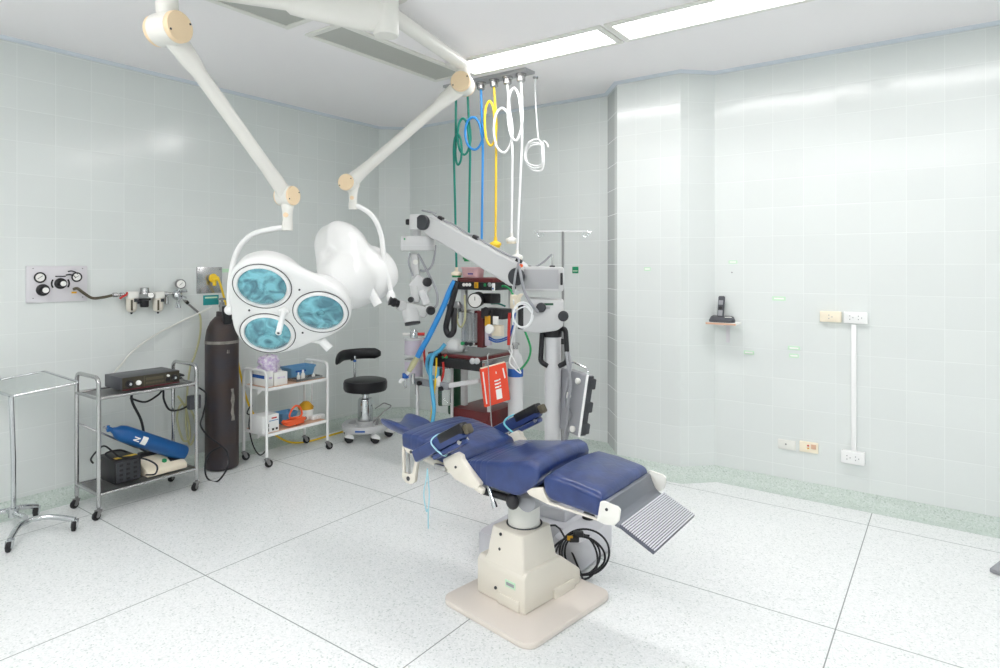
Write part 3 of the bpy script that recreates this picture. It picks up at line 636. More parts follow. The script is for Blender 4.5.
# instrument tray with bottles
ty0, ty1 = ysh(295, 383), ysh(323, 379); c = V((-4.32, (ty0 + ty1) / 2, ZU))
MBt = MB(); MBt.box(c + V((0, 0, .004)), (.11, ty1 - ty0 - .03, .004)); 
for sx in (-1, 1): MBt.bar(c + V((sx * .055, -(ty1 - ty0) / 2 + .01, .012)), c + V((sx * .055, (ty1 - ty0) / 2 - .01, .012)), .004, .02)
for sy in (-1, 1): MBt.bar(c + V((-.055, sy * ((ty1 - ty0) / 2 - .012), .012)), c + V((.055, sy * ((ty1 - ty0) / 2 - .012), .012)), .004, .02)
tag(MBt.build('instrument_tray', M['steel'], loc=c), 'shallow steel tray in front of the blue basket on the upper white trolley shelf', 'tray')
def bottle(px, h, r, label, x=-4.32, z=ZU + .0065):
    c = V((x, onx(px, 380, x).y, z)); t = thing('bottle', label, 'bottle', c, 0, 'small white bottles in the steel tray')
    MB().lathe([(0, 0), (r, 0), (r, h * .55), (r * .45, h * .7), (r * .42, h * .78), (0, h * .78)], c).build('body', M['offw'], t)
    MB().lathe([(0, h * .78), (r * .5, h * .78), (r * .45, h), (0, h)], c).build('cap', M['white'], t)
bottle(303, .075, .017, 'tallest white bottle in the steel tray, in front of the blue basket'); bottle(298.5, .06, .014, 'short white bottle nearest the cartons in the steel tray'); bottle(313.5, .035, .013, 'tiny white bottle at the right end of the steel tray')
# lower shelf: white device
y0, y1 = Y0 + .025, ysh(279, 425, -4.25); dx0 = -4.40; dx1 = -4.26; h = .135
t = thing('electrosurgical_unit', 'white instrument box with black sockets on the lower white trolley shelf', 'instrument', ((dx0 + dx1) / 2, (y0 + y1) / 2, ZL))
y0 = ysh(262.5, 425, -4.26); y1 = ysh(279, 425, -4.26)
MB().box(((dx0 + dx1) / 2, (y0 + y1) / 2, ZL + h / 2), (dx1 - dx0, y1 - y0, h), bev=.004).build('case', M['white'], t)
for u, v, s in ((.28, .42, .026), (.28, .18, .026), (.62, .16, .016), (.85, .17, .016)):
    MB().box((dx1 + .003, y0 + (y1 - y0) * u, ZL + h * v), (.008, s, s), bev=.002).build('socket', M['black'], t)
MB().box((dx1 + .001, y0 + (y1 - y0) * .7, ZL + h * .8), (.003, .045, .01)).build('red_print', M['red'], t)
MB().box((dx1 + .001, y0 + (y1 - y0) * .68, ZL + h * .66), (.003, .08, .006)).build('print_line', M['bluebox'], t)
basket(ysh(278, 416, -4.42), ysh(296, 412, -4.40), -4.50, -4.36, .09, ZL, 'blue open container behind the orange tubing on the lower shelf')
# cup with mustard sponge
c = V((-4.40, ysh(306, 412, -4.4), ZL)); t = thing('bowl', 'white bowl holding a mustard coloured cloth on the lower white trolley shelf', 'bowl', c)
MB().lathe([(0, 0), (.045, 0), (.068, .085), (.064, .085), (.042, .008), (0, .008)], c).build('bowl', M['white'], t)
cl = []
for i, (z, s) in enumerate(((.07, .9), (.095, 1.0), (.12, .7), (.145, .35))):
    cl.append([c + V((math.cos(2 * PI * k / 14) * .062 * s * (1 + .16 * math.sin(k * 2.1 + i)), math.sin(2 * PI * k / 14) * .062 * s * (1 + .16 * math.cos(k * 1.9 + i)), z + .008 * math.sin(k * 3.1))) for k in range(14)])
tag(MB().loft(cl).build('cloth', M['gold'], loc=c + V((0, 0, .07)), sharp=70), 'crumpled mustard cloth heaped in the white bowl', 'cloth')
# orange tubing: bundle + loop
oc = V((-4.285, ysh(294, 425, -4.285), ZL)); pts = []
for i in range(46):
    a = i * 2 * PI / 11.; k_ = i / 46
    pts.append(oc + V((.028 * math.cos(a), .095 * math.sin(a) * (1 - .15 * math.sin(i)), .014 + .045 * k_ + .006 * math.sin(i * 1.7))))
pts += [oc + V((-.01, -.03, .07)), oc + V((-.01, -.02, .12)), oc + V((-.01, .02, .155)), oc + V((-.01, .065, .135)), oc + V((.0, .075, .08)), oc + V((.01, .03, .06))]
tag(MB().tube(spline(pts, 4), .008, 8).build('orange_tubing', M['orange'], loc=oc), 'bundle of orange rubber tubing on the lower white trolley shelf', 'tubing')
for px, dz, lab in ((300, .05, 'white connector resting on the orange tubing'), ):
    c = V((-4.33, ysh(px, 418, -4.33), ZL)); t = thing('connector', lab, 'connector', c)
    MB().box(c + V((0, 0, .035)), (.05, .12, .05), bev=.012).build('body', M['offw'], t); MB().cyl(c + V((.02, .03, .035)), c + V((.03, .03, .035)), .014).build('port', M['black'], t)
c = V((-4.33, ysh(317, 418, -4.33), ZL)); t = thing('adapter', 'flat white adapter with ribbed end at the right of the lower trolley shelf', 'adapter', c)
MB().box(c + V((0, 0, .016)), (.05, .13, .032), bev=.006).build('body', M['white'], t)
rb = MB(); [rb.box(c + V((.026, -.04 + i * .016, .016)), (.004, .006, .02)) for i in range(6)]; rb.build('ribs', M['lgrey'], t)
cable('power_cable', 'thin black cable looping below the left end of the white trolley', [V((-4.47, Y0 + .05, .36)), V((-4.5, Y0 + .0, .38)), P(252, 405, 4.98), P(249, 425, 4.95), P(253, 445, 4.9), P(260, 455, 4.85), P(267, 448, 4.85), P(268, 436, 4.9)], .005)

# ================================================================== SURGEON'S STOOL
SC = P(365.4, 427, 5.60); sx, sy = SC.x, SC.y
t = thing('surgeon_stool', 'black round stool with curved back rest and grey ring base on casters', 'stool', (sx, sy, 0))
MB().lathe([(0, .425), (.15, .425), (.182, .432), (.192, .45), (.193, .50), (.185, .522), (.15, .532), (0, .53)], (sx, sy, 0), n=48).build('seat', M['blackvinyl'], t)
MB().lathe([(0, .15), (.067, .15), (.068, .16), (.066, .345), (.058, .36), (.03, .362), (.028, .395), (.05, .40), (.08, .424), (0, .424)], (sx, sy, 0)).build('column', M['chrome'], t)
rg = MB(); rg.lathe([(.145, .09), (.20, .086), (.208, .10), (.207, .13), (.197, .145), (.15, .142), (.143, .128), (.145, .09)], (sx, sy, 0), n=48)
for i in range(5):
    a = .35 + i * 2 * PI / 5; rg.bar((sx, sy, .12), (sx + .16 * math.cos(a), sy + .16 * math.sin(a), .118), .05, .03, .006)
rg.cyl((sx, sy, .09), (sx, sy, .16), .075); rg.build('ring_base', M['lgrey'], t)
fd = -FW; MB().box(V((sx, sy, .113)) + fd * .207 + RT * -.002, (.085, .006, .014), Matrix.Rotation(YAW, 3, 'Z')).build('blue_label', M['tape'], t)
toc = lambda a: V((sx, sy, 0)) + (RT * math.sin(a) - FW * math.cos(a)) * .195
for a in (-.68, .58, 1.84, 3.1, -1.93):
    p = toc(a); c = MB(); c.box((p.x, p.y, .078), (.035, .035, .03), bev=.004); cc = c.build('caster', M['lgrey'], t)
    f = V((math.cos(a * 2 + .7), math.sin(a * 2 + .7), 0)) * .4 + RT * .3; f = RT * .7 + FW * .35; f.normalize(); s_ = V((f.y, -f.x, 0)); w_ = V((p.x, p.y, .036)) + f * .012
    for s in (-1, 1): MB().lathe([(0, -.009), (.03, -.009), (.036, -.004), (.036, .004), (.03, .009), (0, .009)], w_ + s_ * s * .017, s_, 24).build('wheel', M['rubber'], cc)
    hd = MB(); hd.prism([(.04 * math.cos(x), .04 * math.sin(x)) for x in [i * PI / 8 - .3 for i in range(9)]], w_ + UP * .006, f, (0, 0, 1), .056, bev=.004); hd.build('hood', M['white'], cc)
# back rest: padded arc round the seat's left-rear side
BR = MB(); rings = []; pa_ = []
for i in range(19):
    a = math.radians(-88 - 112 * i / 18)        # from the left side round the back
    d_ = RT * math.sin(a) - FW * math.cos(a)
    e = min(1, (i + .6) / 3, (18 - i + .6) / 2.5) ** .5
    droop = -.045 * max(0, 1 - i / 5) ** 1.5
    c = V((sx, sy, .725 + droop)) + d_ * .255
    hh, ww = .05 * e, .028 * e
    rings.append([c + d_ * math.cos(x) * ww + UP * (math.copysign(abs(math.sin(x)) ** .7, math.sin(x)) * hh) for x in [2 * PI * k / 16 for k in range(16)]])
BR.loft(rings); BR.build('back_rest', M['blackvinyl'], t, sharp=70)
bp_ = V((sx, sy, 0)) + (RT * math.sin(math.radians(-128)) - FW * math.cos(math.radians(-128))) * .235
bp_ = V((sx, sy, 0)) + RT * -.138 + FW * .185
MB().tube(fillet([V((sx, sy, .415)), V((bp_.x, bp_.y, .415)), V((bp_.x, bp_.y, .71))], .03), .0125, 12).build('back_post', M['chrome'], t)
MB().cyl((bp_.x, bp_.y, .655), (bp_.x, bp_.y, .675), .0145).build('blue_band', M['tape'], t)
MB().cyl(V((bp_.x, bp_.y, .68)), V((bp_.x, bp_.y, .68)) - RT * .035 - FW * .01, .014).build('knob', M['black'], t)
fp = MB(); q = V((sx, sy, .15)) + RT * .075
fp.tube(fillet([q + FW * -.03, q + RT * .10 + UP * .10 - FW * .05, q + RT * .165 + UP * .145 - FW * .02, q + RT * .08 + UP * .155 + FW * .06, q + UP * .10 + FW * .05], .02), .005, 8)
fp.tube([V((sx, sy, .12)) + RT * .11 - FW * .07, V((sx, sy, .2)) + RT * .135 - FW * .09], .012, 10)
fp.build('foot_lever', M['steel'], t)
# ================================================================== RIGHT WALL FITTINGS
def RW(px, py, dy=0.): return ony(px, py, YR) + V((0, -dy, 0))
# phone shelf
a = RW(708, 322); b = RW(741.5, 323.5); zs = 1.135; cx = (a.x + b.x) / 2 + .015
t = thing('phone_shelf', 'small white shelf with a metal bracket on the right wall under the cordless phone', 'shelf', (cx, YR, zs))
MB().box((cx, YR - .075, zs), (b.x - a.x - .03, .15, .013), bev=.002).build('board', M['paper'], t)
MB().box((cx, YR - .151, zs), (b.x - a.x - .03, .003, .013)).build('edge_strip', M['wood'], t)
br = MB(); br.box((cx + .01, YR - .003, zs - .075), (.025, .006, .14)); br.box((cx + .01, YR - .07, zs - .011), (.025, .14, .004)); br.build('bracket', M['alu'], t)
pc = V((cx - .01, YR - .078, zs + .007))
t = thing('cordless_phone', 'dark grey cordless phone standing in its charging base on the wall shelf', 'phone', pc)
rings = []
for z, s, k in ((0, 1, 1), (.012, 1.02, 1), (.03, .9, .85), (.036, .75, .7)):
    rings.append([pc + V((math.copysign(abs(math.cos(q)) ** .7, math.cos(q)) * .088 * s, math.copysign(abs(math.sin(q)) ** .7, math.sin(q)) * .055 * k, z + (.008 if math.sin(q) > 0 and z > .02 else 0))) for q in [2 * PI * i / 28 for i in range(28)]])
MB().loft(rings).build('charging_base', M['hdr'], t)
MB().box(pc + V((.045, -.012, .037)), (.045, .035, .004), Matrix.Rotation(.5, 3, 'Z')).build('paper_label', M['paper'], t)
ub = V((0, .22, 1)).normalized(); uf = V((0, -1, .22)).normalized(); ux = V((1, 0, 0))
hR = Matrix((ux, -uf, ub)).transposed()
hs = MB().box(pc + V((-.015, .012, .02)) + ub * .085, (.046, .028, .165), hR, bev=.011, seg=3).build('handset', M['hdr'], t)
hb = pc + V((-.015, .012, .02)) + uf * .0145
MB().box(hb + ub * .118, (.03, .002, .032), hR).build('screen', M['grey'], hs)
MB().cyl(hb + ub * .078, hb + ub * .078 + uf * .003, .012).build('button_ring', M['black'], hs)
MB().box(hb + ub * .042, (.032, .002, .04), hR).build('keypad', M['grey'], hs)
# outlets
def outlet(px, py, w, h, label, m='white', holes=2, d=.028, name='wall_outlet'):
    c = RW(px, py); t = thing(name, label, 'outlet', c, 0, 'outlets on the right wall')
    MB().box(c + V((0, -d / 2 + .001, 0)), (w, d, h), bev=.004).build('box', M[m], t)
    for i in range(holes):
        ox = (i - (holes - 1) / 2) * w * .36
        for dx, dz in ((-.008, .011), (-.008, -.011), (.010, 0)):
            MB().box(c + V((ox + dx, -d - .0002, dz)), (.005, .003, .006)).build('slot', M['grey'], t)
    return t
outlet(831, 316.5, .125, .070, 'cream socket box left of the white one at the top of the wall conduit', 'beigeo', 1, .032)
outlet(856, 317.5, .135, .075, 'white double socket box at the top of the white wall conduit')
outlet(853.5, 456.5, .135, .080, 'white double socket box at the foot of the white wall conduit', 'white', 2, .045)
t = outlet(787, 444.5, .115, .066, 'pale grey blank socket plate low on the wall, left of a cream one', 'offw', 0, .012)
c = RW(787, 444.5); MB().cyl(c + V((-.005, -.011, .004)), c + V((-.005, -.015, .004)), .006, n=12).build('screw', M['steeld'], t)
t = outlet(809, 447, .115, .072, 'cream socket plate with red and yellow studs low on the wall', 'beigeo', 0, .014)
c = RW(809, 447); MB().cyl(c + V((-.003, -.013, .012)), c + V((-.003, -.018, .012)), .006, n=12).build('red_stud', M['red'], t)
MB().cyl(c + V((-.003, -.013, -.006)), c + V((-.003, -.018, -.006)), .006, n=12).build('yellow_stud', M['gold'], t)
MB().box(c + V((.03, -.0145, .008)), (.03, .002, .03)).build('grille', M['wood'], t)
a = RW(855, 325); b = RW(853.3, 449); tag(MB().box(((a.x + b.x) / 2, YR - .009, (a.z + b.z) / 2 - .005), (.03, .02, a.z - b.z + .02), bev=.003).build('wall_conduit', M['white'], loc=(a.x, YR, b.z)), 'white vertical cable conduit joining the two double sockets on the right wall', 'conduit')
# small green labels
def label(px, py, w, h, lab, wall='r'):
    c = RW(px, py) if wall == 'r' else ony(px, py, 4.457) if wall == 'p' else ony(px, py, YB)
    t = thing('wall_label', lab, 'label', c, 0, 'green labels on the walls')
    MB().box(c + V((0, -.0015, 0)), (w, .003, h)).build('label', M['glab'], t)
    MB().box(c + V((0, -.0035, 0)), (w * .75, .001, h * .4)).build('text_strip', M['paper'], t)
label(779, 298.5, .085, .028, 'green wall label highest right of the phone shelf'); label(749, 352.5, .07, .026, 'green wall label just below the phone shelf')
label(794, 348, .075, .026, 'upper of two stacked green wall labels'); label(794, 355.7, .06, .026, 'lower of two stacked green wall labels')
label(733, 262, .06, .022, 'faint green wall label above the cordless phone'); label(647.5, 269, .05, .026, 'faint green label on the column of the wall', 'p')
c = ony(575.5, 270, YB); t = thing('wall_sign', 'small dark green sign on the back wall right of the drip stand', 'sign', c)
MB().box(c + V((0, -.002, 0)), (.058, .004, .056)).build('plate', M['glab2'], t); MB().box(c + V((0, -.0045, -.008)), (.044, .001, .009)).build('text_line', M['glab'], t)
c = RW(732, 272.5); tag(MB().cyl(c, c + V((0, -.006, 0)), .005, n=12).build('wall_screw', M['steeld'], loc=c), 'single small screw in the wall above the cordless phone', 'screw')
a = onz(989.5, 570, .012); tag(MB().prism([(0, 0), (.09, .26), (.45, .15), (.30, -.16)], a, (1, 0, 0), (0, 1, 0), .02, bev=.004).build('floor_plate', M['grey'], loc=a), 'grey metal plate on the floor cut off by the right edge', 'plate')

# ================================================================== CEILING GAS PLATE AND HOSES
HYY = 3.80
outs = [(456, 'teal'), (467.5, 'teal'), (481, 'hblue'), (494, 'yel'), (507.5, 'whiteh'), (521, 'whiteh')]
xs = [ony(px, 90, HYY).x for px, _ in outs]
t = thing('gas_ceiling_plate', 'steel ceiling plate carrying the row of gas outlets for the hanging hoses', 'ceiling plate', ((xs[0] + xs[-1]) / 2, HYY, CEIL))
MB().box(((xs[0] + xs[-1]) / 2 , HYY, CEIL - .008), (xs[-1] - xs[0] + .16, .13, .022), bev=.003).build('plate', M['pgrey'], t)
for x in xs:
    MB().lathe([(0, 0), (.04, 0), (.04, -.014), (.031, -.018), (.031, -.05), (.022, -.058), (0, -.058)], (x, HYY, CEIL - .018), n=20).build('outlet', M['steel'], t)
def onh(px, py): return ony(px, py, HYY)
def hose(i, loop, end, label, r=.0092, conn=None):
    px, mm = outs[i]; x = xs[i]; c = V((x, HYY, CEIL - .075))
    t = thing('gas_hose', label, 'hose', c, 0, 'hoses hanging from the ceiling plate')
    lx, ly, rx, ry, side = loop
    x0 = lx - side * rx * .0
    q = lambda dx, dy, off: onh(lx + dx, ly + dy) + V((0, off, 0))
    pts = [c + V((0, 0, .02)), c, onh(px * .5 + (lx + side * rx) * .5, ly - ry * .9), q(side * rx * .93, -ry * .35, .0), q(side * rx * .98, ry * .2, 0), q(side * rx * .6, ry * .8, -.01), q(0, ry, -.02), q(-side * rx * .72, ry * .7, -.03), q(-side * rx, 0, -.035), q(-side * rx * .72, -ry * .7, -.035), q(0, -ry, -.03), q(side * rx * .7, -ry * .7, -.025), q(side * rx, 0, -.02), q(side * rx * 1.1, ry * .75, -.012)]
    ex, ey = end; ax_, ay = lx + side * rx * 1.1, ly + ry * .75
    for k in (.3, .65, 1.): pts.append(onh(ax_ + (ex - ax_) * k, ay + (ey - ay) * k) + V((0, -.01 * (1 - k), 0)))
    MB().tube(spline(pts, 6), r, 10).build('hose', M[mm], t)
    e = onh(ex, ey)
    if conn:
        MB().lathe([(0, .03), (.012, .03), (.014, .0), (.04, -.012), (.044, -.02), (.044, -.034), (0, -.034)], e).build('connector', M[conn[0]], t)
        MB().lathe([(0, -.034), (.036, -.034), (.034, -.05), (0, -.05)], e).build('connector_ring', M[conn[1]], t)
    return t
hose(0, (460, 150, 4.6, 15, -1), (456.5, 271), 'leftmost dark green hose hanging from the ceiling plate to the anaesthetic machine', conn=('beigeo', 'green'))
hose(1, (465.5, 137, 5, 18, 1), (468.5, 255), 'second dark green hose, hanging between the leftmost one and the blue one', conn=('green', 'green'))
hose(2, (475.5, 134, 7.5, 16, 1), (481.5, 252), 'blue hose with a round loop hanging from the ceiling plate', conn=('tape', 'tape'))
hose(3, (492, 124, 4.5, 22, 1), (495.5, 241), 'yellow hose with a narrow loop hanging from the ceiling plate', conn=('yel', 'yel'))
hose(4, (504.5, 131, 8, 22, 1), (511.5, 237), 'white hose with the lower loop, crossing the other white hose', conn=('offw', 'beigeo'))
hose(5, (516.5, 115, 6, 26, 1), (517, 254), 'rightmost white hose with the higher loop, hanging from the ceiling plate', conn=('offw', 'beigeo'))
# white coiled cable
c0 = onz(535.5, 77, CEIL); yy = c0.y
def oc_(px, py, o=0): return ony(px, py, yy) + V((0, o, 0))
pts = [c0, oc_(535.2, 92), oc_(536, 108), oc_(537.5, 130), oc_(538.5, 141)]
for i in range(40):
    a = PI / 2 - i * 2 * PI / 9.0; k = i / 40
    pts.append(oc_(537.8 + (9.5 - 2.6 * math.sin(i * .7)) * math.cos(a), 155.5 - (13.5 + 2.8 * math.sin(i * .55)) * math.sin(a), -.03 * k + .012 * math.sin(i * 2.1)))
pts += [oc_(544, 143, -.02), oc_(548, 143.5, -.02), oc_(549.5, 147.5, -.02)]
t = thing('coiled_cable', 'white cable coiled in a bundle, hanging from the ceiling right of the hoses', 'cable', c0)
MB().tube(spline(pts, 4), .006, 8).build('cable', M['whiteh'], t)
MB().lathe([(0, 0), (.022, 0), (.018, -.012), (0, -.014)], c0).build('ceiling_rose', M['steel'], t)
# ================================================================== TWIN SURGICAL LIGHT
HUB = P(386, 20, 3.26)
t = thing('surgical_light', 'white twin-headed surgical light hanging from the ceiling on two jointed arms', 'surgical light', (HUB.x, HUB.y, CEIL))
MB().lathe([(0, CEIL + .0), (.12, CEIL + .0), (.118, CEIL - .012), (.066, CEIL - .018), (.066, 2.75), (.06, 2.742), (0, 2.742)], (HUB.x, HUB.y, 0), n=40).build('ceiling_column', M['armw'], t)
# horizontal arm 1 (toward the camera's left)
E1 = P(166, -8, 2.95); E1.z = 2.875
h1 = V((HUB.x, HUB.y, 2.86)); d1 = (E1 - h1).normalized(); L1 = (E1 - h1).length; rings = []
s1 = V((d1.y, -d1.x, 0)).normalized()
for u, ry, rzz, dz in ((0, .062, .10, -.005), (.15, .062, .098, -.005), (.4, .056, .078, .0), (.46, .055, .070, .002), (.48, .048, .058, .008), (1, .046, .05, .01)):
    rings.append([h1 + d1 * (L1 * u) + s1 * math.cos(a) * ry + V((0, 0, dz + math.sin(a) * rzz)) for a in [2 * PI * k / 24 for k in range(24)]])
MB().loft(rings).build('horizontal_arm', M['armw'], t)
J1 = P(168, 29, 2.98)
MB().tube(fillet([E1 - d1 * .08, E1, V((E1.x * .4 + J1.x * .6, E1.y * .4 + J1.y * .6, J1.z + .10)), J1 + V((0, 0, .02))], .07, 6), [.05] * 8 + [.046] * 7 if False else .05, 20).build('arm_elbow', M['armw'], t)
def knuckle(c, ax, r, l, cap, parent, name='joint'):
    ax = V(ax).normalized(); c = V(c); ct = .02 if r > .065 else .006
    j = MB().lathe([(0, -l / 2), (r * .97, -l / 2), (r, -l / 2 + .004), (r, l / 2 - .004), (r * .97, l / 2), (0, l / 2)], c, ax, 36).build(name, M['armw'], parent)
    for s in (-1, 1):
        MB().lathe([(0, 0), (r * .95, 0), (r * .95, ct), (r * .9, ct + .006), (0, ct + .007)], c + ax * s * (l / 2 - .001), ax * s, 36).build('joint_cap', M['beigecap'], j)
        for q in (-1, 1):
            u, v, _ = basis(ax); p = c + ax * s * (l / 2 + ct + .006) + (u * math.cos(.5) + v * math.sin(.5)) * r * .78 * q
            MB().cyl(p, p + ax * s * .002, r * .07, n=10).build('screw', M['dark'], j)
    return j
def spring_arm(a, b, ax, ra, rb, la, lb, rt=.037):
    d = (b - a).normalized(); side = V(ax).normalized()
    knuckle(a, ax, ra, la, True, t, 'upper_joint'); knuckle(b, ax, rb, lb, True, t, 'lower_joint')
    n_ = side.cross(d).normalized(); rg = []
    L = (b - a).length
    for u, rn, rs in ((.0, ra * .8, la * .32), (.06, ra * .8, la * .32), (.16, rt * 1.3, rt * 1.2), (.22, rt, rt), (.5, rt * .98, rt * .98), (.8, rt, rt), (.88, rt * 1.12, rt * 1.1), (.95, rb * .85, lb * .36), (1, rb * .8, lb * .36)):
        rg.append([a + d * L * u + n_ * math.cos(k) * rn + side * math.sin(k) * rs for k in [2 * PI * i / 24 for i in range(24)]])
    return MB().loft(rg).build('spring_arm', M['armw'], t)
K1 = P(287, 196, 3.72); d_ = K1 - J1; ax1 = V((d_.y, -d_.x, 0)).normalized()
spring_arm(J1, K1, ax1, .078, .06, .115, .085)
# lower stem on lamp 1
S1 = V((K1.x, K1.y, 0)) + ax1 * .004
MB().loft([[S1 + V((math.cos(a) * r1, math.sin(a) * r1, z)) for a in [2 * PI * k / 20 for k in range(20)]] for z, r1 in ((K1.z - .02, .036), (K1.z - .06, .037), (K1.z - .10, .03), (K1.z - .15, .028))]).build('stem', M['armw'], t)
MB().cyl(S1 + V((0, 0, K1.z - .15)), S1 + V((0, 0, K1.z - .205)), .031).build('swivel', M['armw'], t)
MB().cyl(S1 + V((0, 0, K1.z - .115)) - FW * .025, S1 + V((0, 0, K1.z - .115)) - FW * .036, .014).build('lock_button', M['beigecap'], t)
# horizontal arm 2
J2 = P(463, 84, 4.05); h2 = V((HUB.x, HUB.y, 2.875)); E2 = V((J2.x, J2.y, 2.845))
MB().tube(fillet([h2, E2 + (h2 - E2).normalized() * .02, E2 + V((0, 0, -.04)), J2 + V((0, 0, .03))], .05, 6), .042, 20).build('horizontal_arm', M['armw'], t)
MB().cyl(J2 + V((0, 0, .055)), J2 + V((0, 0, .10)), .048).build('swivel', M['armw'], t)
K2 = P(349, 183, 4.2); dd2 = (K2 - J2); ax2 = V((dd2.y, -dd2.x, 0)).normalized()
if ax2.dot(FW) > 0: ax2 = -ax2
spring_arm(J2, K2, ax2, .068, .058, .10, .09, .036)
S2 = V((K2.x, K2.y, 0)) - ax2 * .035
S2 = V((K2.x, K2.y, 0)) + RT * .022 + FW * .02
MB().loft([[S2 + V((math.cos(a) * r1, math.sin(a) * r1, z)) for a in [2 * PI * k / 20 for k in range(20)]] for z, r1 in ((K2.z - .01, .036), (K2.z - .05, .034), (K2.z - .08, .028), (K2.z - .13, .026))]).build('stem', M['armw'], t)
MB().cyl(S2 + V((0, 0, K2.z - .13)), S2 + V((0, 0, K2.z - .175)), .029).build('swivel', M['armw'], t)
MB().cyl(S2 + V((0, 0, K2.z - .10)) - FW * .024, S2 + V((0, 0, K2.z - .10)) - FW * .034, .013).build('lock_button', M['beigecap'], t)

# ---- lamp heads
def lamp_head(c, n, u, ang, lens_on=True, scale=1.):
    n = V(n).normalized(); u = (V(u) - n * V(u).dot(n)).normalized(); v = n.cross(u)
    if v.z < 0 and abs(n.z) < .95: v = -v
    c = V(c); A = [a_ + ang for a_ in (PI * 2 / 3, 0, -PI * 2 / 3)]
    def rad(th): return scale * (.336 + .042 * math.cos(3 * (th - ang)))
    N = 96; rings = []
    def val(th): return .5 - .5 * math.cos(3 * (th - ang))      # 1 between the lobes
    for q, w in ((.0, .002), (.5, .002), (.90, .0), (.96, -.003), (.99, -.012), (1.0, -.028), (1.0, -.05), (.975, -.07)):
        rings.append([c + (u * math.cos(th) + v * math.sin(th)) * rad(th) * max(q, .001) + n * w for th in [2 * PI * k / N for k in range(N)]])
    LC = [((u * math.cos(a) + v * math.sin(a)) * .172 * scale) for a in A]
    for q in (.96, .93, .89, .84, .78, .72, .66, .60, .53, .46, .39, .32, .25, .18, .11, .05, .001):
        row = []
        for k in range(N):
            th = 2 * PI * k / N; vv = val(th)
            p = (u * math.cos(th) + v * math.sin(th)) * rad(th) * q * (1 - .13 * vv * min(1, (1 - q) * 7))
            m4 = sum(max(0, 1 - ((p - l).length / (.212 * scale)) ** 2) ** 2 for l in LC) ** .25
            row.append(c + p - n * (.07 + .11 * m4 + .035 * (1 - q * q)))
        rings.append(row)
    head = MB().loft(rings).build('lamp_head', M['white'], t, sharp=60)
    R = .205 * scale; rl = .131 * scale
    for a in A:
        o = c + (u * math.cos(a) + v * math.sin(a)) * R
        MB().lathe([(rl + .022, .0), (rl + .022, .006), (rl + .014, .012), (rl + .002, .012), (rl, .004), (rl, .0)], o, n, 48).build('lens_rim', M['white'], head)
        MB().torus(o + n * .004, n, rl + .026, .0024, 48, 6).build('rim_seal', M['dark'], head)
        MB().lathe([(0, .018), (rl * .4, .0165), (rl * .75, .0125), (rl * .97, .007), (rl * .985, .004)], o, n, 48).build('lens', M['lens'], head, sharp=80)
        MB().torus(o + n * .02 + v * .01, n, rl * .17, .004, 24, 6).build('bulb_ring', M['lens'], head)
    # sterile handle in the middle
    hc = c
    MB().lathe([(0, .0), (.034, .0), (.032, .014), (.02, .018), (.018, .03), (.0165, .035), (.0165, .19), (0, .19)], hc, n, 24).build('focus_handle', M['white'], head)
    MB().cyl(hc + n * .188, hc + n * .1915, .0075, n=12).build('handle_socket', M['dark'], head)
    for a in (ang + PI / 3, ang - PI / 3, ang + PI):
        for s in (.19,):
            p = c + (u * math.cos(a) + v * math.sin(a)) * s * scale; MB().cyl(p, p + n * .006, .006, n=10).build('screw', M['dark'], head)
    return head, u, v, n
c1 = P(284, 311, 3.70)
toc = (V((0, 0, 0)) - V((c1.x, c1.y, 0))).normalized(); toc = (toc - RT * .20).normalized()
el = math.radians(-37); n1 = toc * math.cos(el) + UP * math.sin(el)
u1 = V((-toc.y, toc.x, 0)); u1 = u1 if u1.dot(RT) > 0 else -u1
head, u, v, n = lamp_head(c1, n1, u1, math.radians(-3), scale=1.028)
# grip on the rim between right and lower lobe, pivot on the left
g0 = c1 + (u * math.cos(-PI / 3) + v * math.sin(-PI / 3)) * .30 - n * .03; gd = (u * .85 - v * .52).normalized()
g = MB(); g.tube([g0 - u * .05, g0 + gd * .04], .016, 12); g.cyl(g0 + gd * .02 + u * .02, g0 + gd * .02 + u * .07 - v * .045 + n * .03, .026); g.build('rim_grip', M['white'], head)
pv = P(229.5, 310, 3.73)
MB().ball(pv, .03).build('pivot', M['white'], head)
sw = S1 + V((0, 0, K1.z - .185))
yk = fillet([sw, sw - RT * .06 - UP * .005, P(246, 238, 3.65), P(231, 270, 3.65), P(228.5, 296, 3.64), pv], .10, 7)
MB().tube(spline([sw, P(270, 229.5, 3.73), P(250, 236, 3.76), P(236, 254, 3.78), P(230.5, 280, 3.76), pv], 8), .0165, 14).build('yoke', M['white'], t)
# faint maker's lettering on the upper edge: lilac dashes
for k_ in range(7):
    px = 307.5 + k_ * 1.6
# second head seen from behind
c2 = P(349, 271, 4.22); n2 = (RT * -.70 + UP * -.48 + FW * .50).normalized()
u2 = UP.cross(n2).normalized()
head2, u, v, n = lamp_head(c2, n2, u2, math.radians(75), scale=.90)
g0 = P(369, 289, 4.10); g1 = P(378, 305, 4.10); g = MB(); g.cyl(g0, g1, .03); g.build('rim_grip', M['white'], head2)
pv2 = P(391, 297, 4.2); MB().ball(pv2, .030, (1, 1, 1.5)).build('pivot', M['white'], head2)
sw2 = S2 + V((0, 0, K2.z - .155))
MB().tube(spline([sw2, P(360, 207, 4.22), P(373, 217, 4.22), P(381, 235, 4.22), P(384.5, 262, 4.22), P(390, 285, 4.21), pv2], 8), .0165, 14).build('yoke', M['white'], t)
mk = P(318.8, 259, 4.28)
MB().box(c2 + u * .0 + v * .0, (.001, .001, .001)).build('mark', M['black'], head2) if False else None
